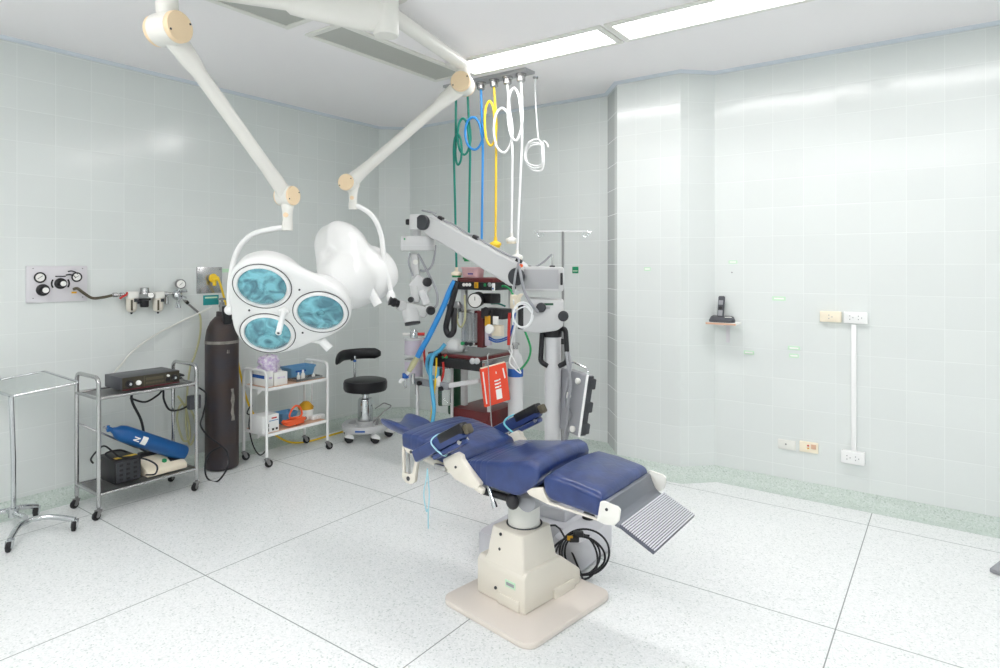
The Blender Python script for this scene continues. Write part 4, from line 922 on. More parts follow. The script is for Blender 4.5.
# ================================================================== TREATMENT CHAIR
CO = V((-1.587, 2.43, 0)); CA = math.radians(-1)
MC = Matrix.Translation(CO) @ rz(CA)          # upper chair frame: x to the feet, y away from camera, z up
MP = Matrix.Translation(CO) @ rz(math.radians(-8.5))  # base is swivelled a little
t = thing('treatment_chair', 'blue vinyl treatment chair reclined flat on a cream pedestal in the middle of the room', 'treatment chair', CO, CA)
# base plate
def rrect(x0, x1, y0, y1, r, k=6):
    p = []
    for cx, cy, a in ((x1 - r, y1 - r, 0), (x0 + r, y1 - r, 90), (x0 + r, y0 + r, 180), (x1 - r, y0 + r, 270)):
        for i in range(k + 1):
            q = math.radians(a + 90 * i / k); p.append((cx + r * math.cos(q), cy + r * math.sin(q)))
    return p
bp = MB(MP); bp.prism(rrect(-.275, .275, -.30, .29, .06), (0, 0, .014), (1, 0, 0), (0, 1, 0), .026, bev=.006); bp.build('base_plate', M['cream2'], t)
# pedestal shroud: wide skirt, sloping shoulder, upright upper box
def rects(specs):
    return [[V((x, y, z)) for x, y in rrect(x0, x1, y0, y1, r, 3)] for z, x0, x1, y0, y1, r in specs]
pd = MB(MP); pd.prism([(-.15, .028), (.252, .028), (.252, .095), (.105, .205), (-.13, .205), (-.15, .185)], (-.035, 0, 0), (0, 1, 0), (0, 0, 1), .30, bev=.010)
pd.loft(rects([(.19, -.150, .108, -.143, .105, .012), (.215, -.135, .092, -.137, .098, .014), (.335, -.120, .074, -.122, .085, .016), (.346, -.116, .070, -.118, .081, .014), (.350, -.106, .062, -.108, .073, .012)]))
ped = pd.build('pedestal', M['cream'], t, sharp=28)
rr = MB(MP); rr.lathe([(.084, .350), (.084, .354), (.076, .353)], (-.022, 0, 0), n=40); rr.build('column_seal', M['dark'], ped)
MB(MP).box((-.03, -.136, .29), (.05, .03, .11), bev=.006).build('front_rib', M['cream'], ped) if False else None
lip = MB(MP); lip.box((.02, -.153, .055), (.13, .01, .05), bev=.004); lip.build('skirt_step', M['cream'], ped)
lip = MB(MP); lip.box((.118, .12, .05), (.012, .15, .045), bev=.004); lip.build('skirt_step', M['cream'], ped)
for x, y, z in ((-.055, -.1225, .325), (-.055, -.128, .26), (-.06, -.1505, .09)):
    q = MB(MP); q.cyl((x, y, z), (x, y - .005, z), .007, n=12); q.build('screw', M['dark'], ped)
q = MB(MP); q.box((.03, -.1505, .135), (.06, .004, .03), Matrix.Rotation(0, 3, 'X')); q.build('green_label', M['glab'], ped)
q = MB(MP); q.box((.03, -.153, .135), (.046, .001, .014)); q.build('label_text', M['grey'], ped)
c = MB(MC); c.cyl((-.022, 0, .34), (-.022, 0, .53), .074, n=40); c.build('lift_column', M['offw'], t)
q = MB(MC); q.cyl((-.05, -.069, .44), (-.051, -.073, .44), .010, n=14); q.build('column_dot', M['glab'], t)
# under frame
u = MB(MC); u.box((-.02, 0, .55), (.42, .30, .05), bev=.01); u.box((.05, 0, .515), (.16, .24, .05), bev=.02); u.build('seat_frame', M['grey'], t)
m_ = MB(MC); m_.cyl((.09, -.15, .525), (.09, .10, .525), .05, n=24); m_.build('tilt_motor', M['grey'], t)
b = MB(MC); b.tube([(-.14, -.176, .528), (.03, -.176, .526)], .016, 14); b.build('crossbar', M['black'], t)
b = MB(MC); b.ball((.04, -.178, .518), .032, (1, .8, 1.1)); b.build('crossbar_knob', M['black'], t)
l = MB(MC); l.tube([(-.085, -.19, .566), (-.06, -.20, .525), (-.04, -.205, .495)], .009, 10); l.tube([(-.046, -.204, .503), (-.034, -.206, .482)], .013, 12); l.build('tilt_lever', M['chrome'], t)
# cushions: rounded prisms drawn in side view
def cushion(name, prof, w, m, bev=.028, seg=4, crown=.012, yoff=0):
    tb = bmesh.new(); n = len(prof)
    k = 9; cols = []
    for j in range(k):
        y = -w / 2 + w * j / (k - 1)
        cols.append([tb.verts.new((x, y + yoff, z)) for x, z in prof])
    for j in range(k - 1):
        for i in range(n): tb.faces.new((cols[j][i], cols[j][(i + 1) % n], cols[j + 1][(i + 1) % n], cols[j + 1][i]))
    tb.faces.new(cols[0]); tb.faces.new(cols[-1][::-1])
    bmesh.ops.recalc_face_normals(tb, faces=tb.faces[:])
    ed = [e for e in tb.edges if len(e.link_faces) == 2 and e.calc_face_angle(0) > math.radians(33)]
    bmesh.ops.bevel(tb, geom=ed, offset=bev, segments=seg, profile=.55, affect='EDGES', clamp_overlap=True)
    zt = max(z for x, z in prof); zb_ = min(z for x, z in prof)
    for v in tb.verts:
        q = (v.co.z - zb_) / (zt - zb_ + 1e-6); v.co.z += crown * max(0, q) * (1 - ((v.co.y - yoff) / (w / 2)) ** 2)
    mb = MB(MC); mb.merge(tb); return mb.build(name, M[m], t, sharp=50)
W = .445
cushion('seat_cushion', [(-.213, .645), (-.19, .662), (-.10, .676), (.0, .69), (.08, .705), (.15, .722), (.195, .712), (.205, .68), (.20, .645), (.165, .61), (.105, .566), (.07, .562), (-.14, .572)], W, 'leathers', .026)
cushion('leg_cushion', [(.216, .668), (.26, .684), (.36, .678), (.47, .66), (.50, .648), (.492, .59), (.485, .565), (.25, .582), (.228, .61)], W, 'leather', .024, crown=.014)
cushion('back_cushion', [(-.605, .722), (-.50, .722), (-.38, .702), (-.245, .668), (-.225, .64), (-.235, .605), (-.40, .635), (-.60, .652)], W, 'leatherb', .024, crown=.014)
# head cradle: curved pad
hr = MB(MC); rings = []
for i in range(15):
    y = -.135 + .245 * i / 14; s = abs(y) / (.135 if y < 0 else .11); e = max(.05, (1 - min(1, s) ** 9)) ** .5
    cz = .672 + (.054 if y < 0 else .034) * s ** 2; cx = -.742 - (.03 if y < 0 else .055) * s
    rings.append([V((cx + math.cos(a) * .105 * (.55 + .45 * e), y, cz + math.copysign(abs(math.sin(a)) ** .75, math.sin(a)) * .028 * e + math.cos(a) * -.012)) for a in [2 * PI * k / 20 for k in range(20)]])
hr.loft(rings); hr.build('head_rest', M['leather'], t, sharp=70)
q = MB(MC); q.tube([(-.70, 0, .66), (-.58, 0, .635)], .014, 10); q.build('head_rest_bar', M['chrome'], t)
# back frame rails and hinge link on both sides
for s in (-1, 1):
    y = s * (W / 2 - .012)
    f = MB(MC); f.prism([(-.592, .652), (-.57, .66), (-.45, .642), (-.30, .62), (-.22, .60), (-.20, .57), (-.30, .585), (-.46, .612), (-.57, .632)], (0, y, 0), (1, 0, 0), (0, 0, 1), .012, bev=.002); rl = f.build('back_rail', M['cream'], t)
    h = MB(MC)
    for x in (-.53, -.505, -.475): h.cyl((x, y - s * -.005, .641), (x, y + s * .0075, .641), .006, n=10)
    if s < 0:
        for x in (-.54, -.51, -.475):
            q = MB(MC); q.cyl((x, y - .0055, .640), (x, y - .0085, .640), .008, n=12); q.build('rail_hole', M['dark'], rl)
    h.bm.free()
    k = MB(MC); k.bar((-.598, y, .66), (-.592, y, .515), .014, .014, .003); lk = k.build('hinge_link', M['cream'], t)
    k = MB(MC); k.bar((-.565, y, .64), (-.556, y, .52), .010, .010, .002); k.build('hinge_link', M['steel'], t)
    k = MB(MC); k.prism([(-.60, .53), (-.60, .505), (-.575, .485), (-.54, .482), (-.512, .50), (-.508, .53), (-.49, .63), (-.505, .635), (-.53, .54), (-.55, .53)], (0, y, 0), (1, 0, 0), (0, 0, 1), .02, bev=.003); hp = k.build('hinge_plate', M['cream'], t)
    k = MB(MC); k.cyl((-.555, y - .012, .508), (-.555, y + .012, .508), .011, n=16); k.build('hinge_pin', M['dark'], hp)
    # arm bracket
    y2 = s * (W / 2 + .012)
    k = MB(MC); k.prism([(-.305, .655), (-.225, .700), (-.195, .692), (-.19, .675), (-.175, .66), (-.085, .585), (-.10, .562), (-.14, .558), (-.235, .578), (-.30, .63)], (0, y2, 0), (1, 0, 0), (0, 0, 1), .03, bev=.005); ab = k.build('arm_bracket', M['cream'], t)
    k = MB(MC); k.cyl((-.225, y2 - .018, .635), (-.225, y2 + .018, .635), .006, n=12); k.build('bracket_screw', M['dark'], ab)
    k = MB(MC); k.bar((-.12, y2, .566), (-.075, y2, .552), .022, .026, .003); k.build('bracket_foot', M['cream'], ab)
    k = MB(MC); k.box((-.33, y2, .61), (.07, .02, .025), bev=.003); k.build('arm_hinge', M['steel'], ab)
    # padded arm, tilted up toward the feet
    ya = s * (W / 2 + .045); zo = 0 if s < 0 else -.004; xo = 0 if s < 0 else .045
    a0, a1 = V((-.455 + xo, ya, .648 + zo)), V((-.125 + xo, ya, .833 + zo)); dn = V((-.49, 0, .87)).normalized()
    k = MB(MC); k.bar(a0, a0 + (a1 - a0) * .90, .052, .06, .012); ar = k.build('arm_pad', M['leather'], t)
    k = MB(MC); k.bar(a0 + (a1 - a0) * .50 + dn * .014, a0 + (a1 - a0) * .93 + dn * .014, .056, .050, .012); k.build('dark_sleeve', M['blackvinyl'], ar)
    k = MB(MC); k.bar(a0 + (a1 - a0) * .92, a1, .044, .045, .010); k.build('arm_tip', M['hose_b'], ar)
    k = MB(MC); k.bar(a0 + (a1 - a0) * .30 - dn * .045, a0 + (a1 - a0) * .86 - dn * .043, .044, .024, .008); k.build('lower_pad', M['leather'], ar)
    k = MB(MC); q = a0 + (a1 - a0) * .82 - dn * .038; k.cyl(q + V((0, -.03, 0)), q + V((0, .03, 0)), .010, n=14); k.build('pivot_pin', M['steel'], ar)
    # pale blue tie looped round the arm
    q = a0 + (a1 - a0) * (.47 if s < 0 else .42); tl = MB(MC); pts = []
    dx = (a1 - a0).normalized()
    for i in range(16):
        a = 2 * PI * i / 16; pts.append(q + V((0, 1, 0)) * math.cos(a) * .034 + dn * (math.sin(a) * (.040 if math.sin(a) > 0 else .060)) + dx * ((.018 if s < 0 else .028) * math.cos(a * 1) + .012 * math.sin(a * 2)))
    tl.tube(spline(pts, 3, True), .0038 if s < 0 else .005, 8, True)
    tag(tl.build('tie_cord', M['palecyan' if s < 0 else 'cyan'], loc=MC @ q), 'pale blue cord looped round the near arm pad of the chair' if s < 0 else 'turquoise cord looped round the far arm pad of the chair', 'cord')
# hanging pale blue tape from the near arm
q0 = V((-.40, -.25, .595))
tp = MB(MC)
for off in (-.012, .010):
    tp.tube(spline([q0, q0 + V((off * .5, 0, -.05)), q0 + V((off * 1.6, -.004, -.12)), q0 + V((off * .6, 0, -.2)), q0 + V((.004 + off * .2, 0, -.24 - off * 4))], 5), .003, 6)
tag(tp.build('hanging_tape', M['palecyan'], loc=MC @ q0), 'thin pale blue tape dangling below the near arm of the chair', 'tape')
# leg rest rail, brackets and ribbed foot plate
for s in (-1, 1):
    y = s * (W / 2 - .006)
    k = MB(MC); k.prism([(.13, .600), (.16, .612), (.215, .625), (.235, .59), (.25, .572), (.49, .556), (.49, .548), (.24, .562), (.15, .58)], (0, y - s * .01, 0), (1, 0, 0), (0, 0, 1), .012, bev=.002); k.build('leg_rail', M['cream'], t)
    k = MB(MC); k.prism([(.478, .558), (.492, .634), (.505, .64), (.565, .632), (.578, .622), (.572, .578), (.552, .556), (.51, .55)], (0, y + s * .008, 0), (1, 0, 0), (0, 0, 1), .014, bev=.005); fb = k.build('foot_bracket', M['offw'], t)
    k = MB(MC); k.cyl((.522, y + s * .012, .612), (.522, y + s * .018, .612), .006, n=12); k.build('bracket_screw', M['dark'], fb)
tp0, tp1 = V((.566, 0, .553)), V((.706, 0, .487)); pd_ = (tp1 - tp0).normalized(); pn = V((-pd_.z, 0, pd_.x))
cv = MB(MC); pr = [(.497, .632), (.512, .628), (.522, .602), (.535, .575), (.552, .560), (.575, .550), (.573, .538), (.545, .544), (.522, .560), (.508, .585), (.495, .615)]
cv.prism(pr, (0, 0, 0), (1, 0, 0), (0, 0, 1), W - .035, bev=.002); cv.build('foot_plate_hinge', M['purpgrey'], t)
fp = MB(MC); fp.bar(tp0, tp1, W - .02, .016, .003, up=(0, 0, 1)); fpl = fp.build('foot_plate', M['platedark'], t)
rb = MB(MC); nR = 17
for i in range(nR):
    c = tp0 + (tp1 - tp0) * ((i + .6) / (nR + .2)) + pn * .0095; rb.bar(c - V((0, W / 2 - .012, 0)), c + V((0, W / 2 - .012, 0)), .0048, .005, up=pn)
rb.build('tread', M['tread'], fpl)
# ================================================================== OPERATING MICROSCOPE ON FLOOR STAND
SC_ = V((-1.845, 3.085, 0))
t = thing('operating_microscope', 'grey operating microscope with long balanced arm on a floor stand behind the chair', 'microscope', SC_)
# base
b = MB(); b.loft(rects([(.02, -2.05, -1.90, 2.62, 3.36, .06), (.12, -2.05, -1.90, 2.62, 3.36, .06), (.135, -2.04, -1.91, 2.63, 3.35, .055)])); b.build('base_foot', M['basegrey'], t)
b = MB(); b.loft(rects([(.02, -1.66, -1.49, 2.74, 3.15, .05), (.145, -1.66, -1.49, 2.74, 3.15, .05), (.16, -1.65, -1.50, 2.75, 3.14, .045)])); b.build('base_foot', M['basegrey'], t)
b = MB(); b.box((-1.79, 3.06, .10), (.34, .34, .11), bev=.015); b.build('base_bridge', M['basegrey'], t)
b = MB(); b.box((-1.84, 3.085, .185), (.30, .26, .075), bev=.015); b.build('base_riser', M['basegrey'], t)
b = MB(); b.lathe([(0, .22), (.10, .22), (.10, .25), (.085, .27), (.0, .27)], (SC_.x, SC_.y, 0), n=32); b.build('column_collar', M['grey'], t)
for i, (x, y) in enumerate(((-1.98, 2.8), (-1.98, 3.32), (-1.575, 2.84), (-1.575, 3.06))):
    k = MB(); k.lathe([(0, -.02), (.019, -.02), (.02, 0), (.019, .02), (0, .02)], (x, y, .0205), (1, 0, 0), 16); k.build('caster', M['rubber'], t)
b = MB(); b.loft(rects([(.162, -1.645, -1.575, 3.04, 3.11, .03), (.19, -1.64, -1.58, 3.045, 3.105, .03)])); b.build('foot_pedal', M['black'], t)
DC = 3.58
c = MB(); c.cyl((SC_.x, SC_.y, .25), (SC_.x, SC_.y, 1.17), .047, n=40); c.build('column', M['lgrey'], t)
c = MB(); c.lathe([(0, 1.14), (.052, 1.14), (.056, 1.20), (.06, 1.235), (0, 1.235)], (SC_.x, SC_.y, 0)); c.build('column_head', M['black'], t)
# black carrying handles either side
def Q(px, py, d=DC): return P(px, py, d)
for px0, px1, d in ((562.5, 573, 3.53), (545.5, 543.5, 3.56)):
    sg = 1 if px1 > 560 else -1
    k = MB(); k.tube(fillet([Q(555 + sg * 3, 330, DC), Q(px0 + sg * 3, 328, d), Q(px0 + sg * 5, 362, d), Q(559 + (sg < 0) * -11, 366, DC - .03)], .03), .0145, 12); k.build('handle', M['black'], t)
# lower control body and upper arm housing (aligned with the arm direction)
hx = (RT * 1 + FW * -.12).normalized(); hy = V((-hx.y, hx.x, 0)); hR = Matrix((hx, hy, UP)).transposed()
def hb(px, py, d=DC): return P(px, py, d)
lo = [(0, 0), (.0, .155), (.035, .185), (.235, .172), (.235, .03), (.20, .005), (.09, -.012)]
o = hb(521, 331, 3.50)
k = MB(); k.prism([(x, z) for x, z in lo], o + hy * .08, hx, UP, .19, bev=.012); body = k.build('control_body', M['mgrey'], t)
k = MB(); k.prism([(0, 0), (.258, .0), (.258, .185), (.0, .192), (-.02, .15), (-.02, .05)], hb(520, 307.5, 3.50) + hy * .08, hx, UP, .17, bev=.008) if False else None
up_ = MB(); up_.prism([(0, 0), (.262, .0), (.262, .132), (.0, .14)], hb(516.5, 291, 3.50) + hy * .075, hx, UP, .165, bev=.010); hous = up_.build('arm_housing', M['mgrey'], t)
q = hb(540, 280, 3.495) ; oh = hb(516.5, 291, 3.50); k = MB(); k.box(oh + hx * .132 + UP * .067 - hy * .009, (.205, .006, .108), hR, bev=.001); k.build('side_panel', M['pgrey'], hous)
k = MB(); k.box(oh + hx * .251 + UP * .068 - hy * .009, (.014, .012, .068), hR, bev=.004); k.build('end_grip', M['black'], hous)
k = MB(); k.box(hb(542, 306, 3.5) + hy * .08, (.19, .15, .05), hR, bev=.008); k.build('spacer', M['lgrey'], t)
# dials and labels on the control body
for px, py, r in ((541.5, 307, .027), (563.5, 315.5, .029)):
    c = hb(px, py, 3.50) + hy * .012 * -1; kb = MB(); kb.lathe([(0, 0), (r * .5, 0), (r * .5, .012), (r, .018), (r, .04), (r * .8, .046), (0, .046)], c + hy * .0, -hy, 24); kb.build('knob', M['dark'], body)
k = MB(); k.box(o + hx * .150 + UP * .152 - hy * .016, (.062, .003, .012), hR); k.build('green_maker_strip', M['dgreen'], body)
k = MB(); k.box(o + hx * .145 + UP * .131 - hy * .016, (.034, .003, .013), hR); k.build('model_label', M['pgrey'], body)
k = MB(); k.tube([hb(521.5, 304, 3.5), hb(521.5, 329, 3.5)], .02, 14); k.build('side_handle', M['black'], body)
# balanced arm
PA, PB = P(521.5, 276.5, 3.53), P(428.5, 223, 3.86)
ad = (PB - PA).normalized(); asd = V((ad.y, -ad.x, 0)).normalized()
if asd.dot(FW) > 0: asd = -asd
an = asd.cross(ad); an = an if an.z > 0 else -an
k = MB(); Ra = Matrix((ad, asd, an)).transposed()
L_ = (PB - PA).length
rings = []
for u, hh, ww, off in ((-.02, .055, .05, 0), (.04, .070, .055, 0), (.2, .066, .055, .0), (.75, .060, .05, .0), (.95, .062, .05, 0), (1.0, .05, .045, 0)):
    rings.append([PA + ad * (L_ * u) + an * (y * hh + off) + asd * x * ww for x, y in ((-1, -.85), (-.85, -1), (.85, -1), (1, -.85), (1, .85), (.85, 1), (-.85, 1), (-1, .85))])
k.loft(rings); arm = k.build('balanced_arm', M['mgrey'], t, sharp=30)
def face(u, v): return PA + ad * L_ * u + an * v + asd * .0555
for c, r, nm in ((PA, .049, 'pivot_disc'), (PB, .047, 'pivot_disc')):
    k = MB(); k.lathe([(0, .05), (r, .05), (r, .068), (r * .93, .074), (0, .074)], c, asd, 36); k.build(nm, M['dark'], t)
k = MB(); k.cyl(face(.0, .068), face(.0, .068) + asd * .01, .010, n=14); k.build('orange_button', M['orange'], arm) 
# cable along the top of the arm, clipped
cp = [PA + ad * L_ * -.05 + an * -.08 + asd * .09, PA + ad * L_ * .0 + an * .02 + asd * .085, PA + ad * L_ * .06 + an * .085 + asd * .03]
for u in (.15, .3, .45, .6, .75, .87, .97): cp.append(PA + ad * L_ * u + an * (.076 - .008 * u + .005 * math.sin(u * 20)) + asd * .02)
cp += [PB + an * .075 - ad * .02, PB + ad * .08 + an * .05]
k = MB(); k.tube(spline(cp, 5), .0065, 8); k.build('arm_cable', M['grey'], t)
for u in (.06, .50, .88):
    k = MB(); c = PA + ad * L_ * u + an * (.075 - .008 * u) + asd * .02; k.box(c, (.035, .03, .026), Ra, bev=.005); k.build('cable_clip', M['black'], arm)
# goose cable on top of the housing
k = MB(); k.box(hb(526, 267.5, 3.52) + hy * .06, (.055, .05, .022), hR, bev=.005); k.build('connector', M['black'], hous)
k = MB(); k.box(hb(552, 267, 3.52) + hy * .06, (.032, .04, .018), hR, bev=.005); k.build('connector', M['black'], hous)
g = hy * .06
k = MB(); k.tube(spline([hb(529, 266.5, 3.52) + g, hb(535, 266.5, 3.52) + g, hb(543, 262, 3.52) + g, hb(550.5, 255, 3.52) + g, hb(552, 254.5, 3.52) + g], 6), .0062, 8); k.build('curved_cable', M['grey'], t)
k = MB(); k.tube([hb(552, 253.5, 3.52) + g, hb(551.8, 266, 3.52) + g], .006, 8); k.build('cable_plug', M['steel'], t)
# grey cable down the pivot and a white loop at the side handle
k = MB(); k.tube(spline([hb(519, 266, 3.42), hb(521, 276, 3.40), hb(524, 290, 3.42), hb(530, 302, 3.42), hb(538, 312, 3.44)], 6), .0085, 8); k.build('pivot_cable', M['grey'], t)
lp = [hb(523 + 10 * math.cos(a), 315 + 13 * math.sin(a), 3.43 + .01 * math.sin(2 * a)) for a in [2 * PI * i / 18 for i in range(18)]]
lp2 = [hb(522.5 + 9 * math.cos(a), 315.5 + 11.5 * math.sin(a), 3.425) for a in [2 * PI * i / 18 for i in range(18)]]
k = MB(); k.tube(spline(lp + lp2 + [hb(531, 312, 3.43), hb(525, 306.5, 3.43), hb(514, 313, 3.46), hb(513, 325, 3.48)], 3), .004, 8); k.build('cord_loop', M['whiteh'], t)
# front head: block, drum, drop arm, optics
k = MB(); k.box(P(417, 222.5, 3.86), (.085, .095, .095), Ra @ Matrix.Rotation(0, 3, 'Y') if False else Matrix((RT, FW, UP)).transposed(), bev=.012); hd = k.build('head_block', M['mgrey'], t)
k = MB(); k.lathe([(0, 0), (.016, 0), (.019, .018), (.016, .03), (0, .03)], P(410.8, 222, 3.84), -RT, 18); k.build('knob', M['black'], hd)
k = MB(); k.lathe([(0, 0), (.017, 0), (.018, .024), (0, .026)], P(431.5, 234.5, 3.84), -FW, 18); k.build('knob', M['black'], hd)
c = P(417, 232, 3.9); k = MB(); k.cyl(c + V((0, 0, -.03)), c + V((0, 0, .03)), .026); k.build('swivel', M['lgrey'], t)
c = P(418, 243, 3.9); k = MB(); k.loft([[c + RT * x + FW * y + V((0, 0, z)) for x, y in rrect(-.105 * s, .105 * s, -.07 * s, .07 * s, .05 * s, 5)] for z, s in ((-.048, .96), (-.042, 1), (.0, 1.0), (.036, .97), (.042, .93))]); dr = k.build('lamp_drum', M['mgrey'], t)
k = MB(); k.cyl(P(404.5, 239, 3.82), P(404.5, 239, 3.815), .006, n=12); k.build('green_light', M['green'], dr)
k = MB(); k.loft([[c + RT * x + FW * y + V((0, 0, z)) for x, y in rrect(-.106, .106, -.071, .071, .05, 5)] for z in (-.018, -.014)]); k.build('drum_band', M['lgrey'], dr)
k = MB(); k.bar(P(414.5, 253, 3.9), P(416, 280, 3.9), .055, .05, .012); da = k.build('drop_arm', M['mgrey'], t)
k = MB(); q = P(415.5, 262, 3.87); k.cyl(q, q - FW * .006, .016); k.build('arm_boss', M['offw'], da)
k = MB(); k.bar(P(413, 279, 3.88), P(428, 292, 3.88), .06, .10, .02); k.build('elbow', M['mgrey'], t)
k = MB(); c = P(426.5, 282, 3.83); k.lathe([(0, 0), (.02, 0), (.028, .008), (.028, .03), (.02, .036), (0, .036)], c, (-FW + RT * .4), 12); k.build('knob', M['black'], t)
k = MB(); k.bar(P(414, 285, 3.87), P(416.5, 303, 3.87), .055, .055, .018); k.build('lower_arm', M['mgrey'], t)
k = MB(); k.bar(P(421.5, 290, 3.86), P(427, 305, 3.86), .05, .045, .014); k.build('side_plate', M['lgrey'], t)
c0, c1_ = P(411, 303, 3.86), P(416.5, 320, 3.84)
k = MB(); k.bar(P(405, 307, 3.85), P(427, 312.5, 3.87), .075, .075, .02); ob = k.build('optics_body', M['mgrey'], t)
k = MB(); k.lathe([(0, 0), (.052, 0), (.056, .03), (.05, .075), (.047, .085), (0, .085)], P(410.5, 309, 3.85), P(412.5, 322, 3.84) - P(410.5, 309, 3.85), 28); k.build('objective_tube', M['mgrey'], t)
k = MB(); ax_ = (P(412.8, 324, 3.84) - P(410.5, 309, 3.85)).normalized(); c = P(412.2, 320.8, 3.84); k.lathe([(0, 0), (.048, 0), (.048, .022), (.04, .026), (0, .022)], c, ax_, 28); k.build('objective_ring', M['black'], t)
k = MB(); k.lathe([(0, 0), (.03, 0), (.033, .02), (.03, .055), (0, .055)], P(398, 304.5, 3.82), P(406, 306.5, 3.85) - P(398, 304.5, 3.82), 20); k.build('eyepiece_tube', M['mgrey'], t)
for dz, dd in ((0, 0), (.004, .075)):
    e0 = P(399, 304.2, 3.82 + dd) + V((0, 0, dz)); e1 = P(389.5, 301.2, 3.80 + dd) + V((0, 0, dz)); k = MB(); k.lathe([(0, 0), (.022, 0), (.022, .02), (.026, .024), (.026, .04), (.021, .044), (.024, .058), (.027, .062), (.02, .064), (0, .058)], e0, e1 - e0, 22); k.build('eyepiece', M['black'], t)
k = MB(); c = P(411.3, 299.5, 3.80); k.cyl(c, c - FW * .03, .017); k.build('knob', M['black'], t)
k = MB(); k.bar(P(426, 309, 3.86), P(433, 310.5, 3.84), .05, .05, .015); k.build('side_port', M['lgrey'], t)
k = MB(); k.lathe([(0, 0), (.026, 0), (.028, .02), (.022, .034), (0, .034)], P(430, 310, 3.82), RT * .5 - FW + UP * -.2, 20); k.build('knob', M['black'], t)
# light guide cables
k = MB(); k.tube(spline([P(410, 253.5, 3.86), P(408.5, 262, 3.84), P(411, 271, 3.86), P(413, 276, 3.86)], 6), .006, 8); k.build('light_cable', M['grey'], t)
k = MB(); k.tube(spline([P(418, 254, 3.86), P(423, 263, 3.84), P(430, 277, 3.82), P(436.5, 291, 3.82), P(437.5, 303, 3.83), P(433, 309, 3.84)], 6), .008, 8); k.build('light_cable', M['grey'], t)
k = MB(); k.tube(spline([P(435.5, 245, 3.9), P(434.5, 256, 3.9), P(431, 267, 3.9), P(425, 271, 3.9), P(420, 270, 3.9)], 6), .007, 8); k.build('light_cable', M['grey'], t)
# --- hanging foot-control console beside the column
pT, pB = P(577, 372, 3.53), P(569, 430, 3.53)
zz = (pT - pB).normalized(); nx = (RT * -.80 - FW * .6).normalized(); nx = (nx - zz * nx.dot(zz)).normalized(); yy = zz.cross(nx)
RR = Matrix((yy, nx, zz)).transposed()
cc = (pT + pB) / 2 + yy * 0
hC = thing('foot_console', 'grey foot-control console hung upright on the microscope column', 'foot control', (cc.x, cc.y, cc.z))
k = MB(); k.box(cc, (.21, .055, .34), RR, bev=.006); k.build('case', M['grey'], hC)
k = MB(); k.box(cc + yy * sgn * .1055 - nx * .006, (.006, .042, .33), RR, bev=.002); k.build('edge_strip', M['dark'], hC)
sgn = 1 if yy.dot(RT) > 0 else -1
k = MB(); k.box(cc + yy * sgn * .106 + nx * .024, (.009, .014, .345), RR, bev=.002); k.build('white_edge', M['white'], hC)
for i, z in enumerate((.12, -.01, -.13)):
    k = MB(); k.box(cc - nx * .026 + zz * z + yy * sgn * .092, (.04, .05, .06), RR, bev=.008); k.build('bumper', M['dark'], hC)
for x, z in ((.05, .125), (-.01, .03), (.06, -.14)):
    k = MB(); q = cc + nx * .027 + yy * sgn * x + zz * z; k.lathe([(0, 0), (.016, 0), (.018, .012), (.012, .018), (0, .018)], q, nx, 18); k.build('foot_stud', M['offw'], hC)
k = MB(); k.tube(fillet([cc + zz * .16 + yy * sgn * -.06, cc + zz * .215 + yy * sgn * -.05, cc + zz * .20 + yy * sgn * .08, cc + zz * .16 + yy * sgn * .09], .02), .005, 8); k.build('carry_wire', M['chrome'], hC)
for i, (a, b_) in enumerate(((567, 569.5), (569.5, 566))):
    tag(MB().tube(spline([P(a - 1, 352, 3.5 + .02 * i), P(a + 1, 366, 3.47 + .02 * i), P(b_ + 1, 385, 3.46 + .02 * i), P(b_ - 1.5, 402, 3.46 + .02 * i), P(a + 1, 415, 3.47 + .02 * i), P(a - .5, 428, 3.5 + .02 * i), P(a - 3, 440, 3.53 + .02 * i)], 6), .008, 8).build('console_cable', M['grey'], loc=P(a, 352, 3.5)), ('grey cable hanging between microscope column and console, nearer strand', 'grey cable hanging between microscope column and console, farther strand')[i], 'cable')
# --- coiled black cable leaning against the stand base
cc = onz(583, 575, .135); pts = []
o_ = P(579.5, 549, 3.12)
for i in range(58):
    a = i * 2 * PI / 12.5 + 1.2; k_ = i / 58
    rx = .112 - .020 * math.sin(i * .37); rz_ = .098 - .016 * math.sin(i * .29 + 1)
    z = .118 + rz_ * math.sin(a)
    p = o_ + RT * (rx * math.cos(a) + .022 * math.sin(i * .11 + .5)) - FW * (.05 * (1 - z / .25) - .02 + .05 * k_)
    p.z = max(.009, z); pts.append(p)
pts += [P(560, 529, 3.2), P(545, 528, 3.28)]
pl = MB(); tq = thing('coiled_power_cable', 'coil of black cable leaning against the microscope base behind the chair pedestal', 'cable', (o_.x, o_.y, 0))
MB().tube(spline(pts, 4), .0052, 8).build('cable', M['cable'], tq)
for px, py in ((578.5, 534), (574, 539)):
    q = P(px, py, 3.08); MB().box(q, (.05, .028, .028), Matrix.Rotation(.6, 3, 'Z'), bev=.006).build('plug', M['black'], tq)
q = P(570, 538, 3.07); MB().box(q, (.028, .006, .02), Matrix((RT, FW, UP)).transposed()).build('orange_tag', M['gold'], tq)
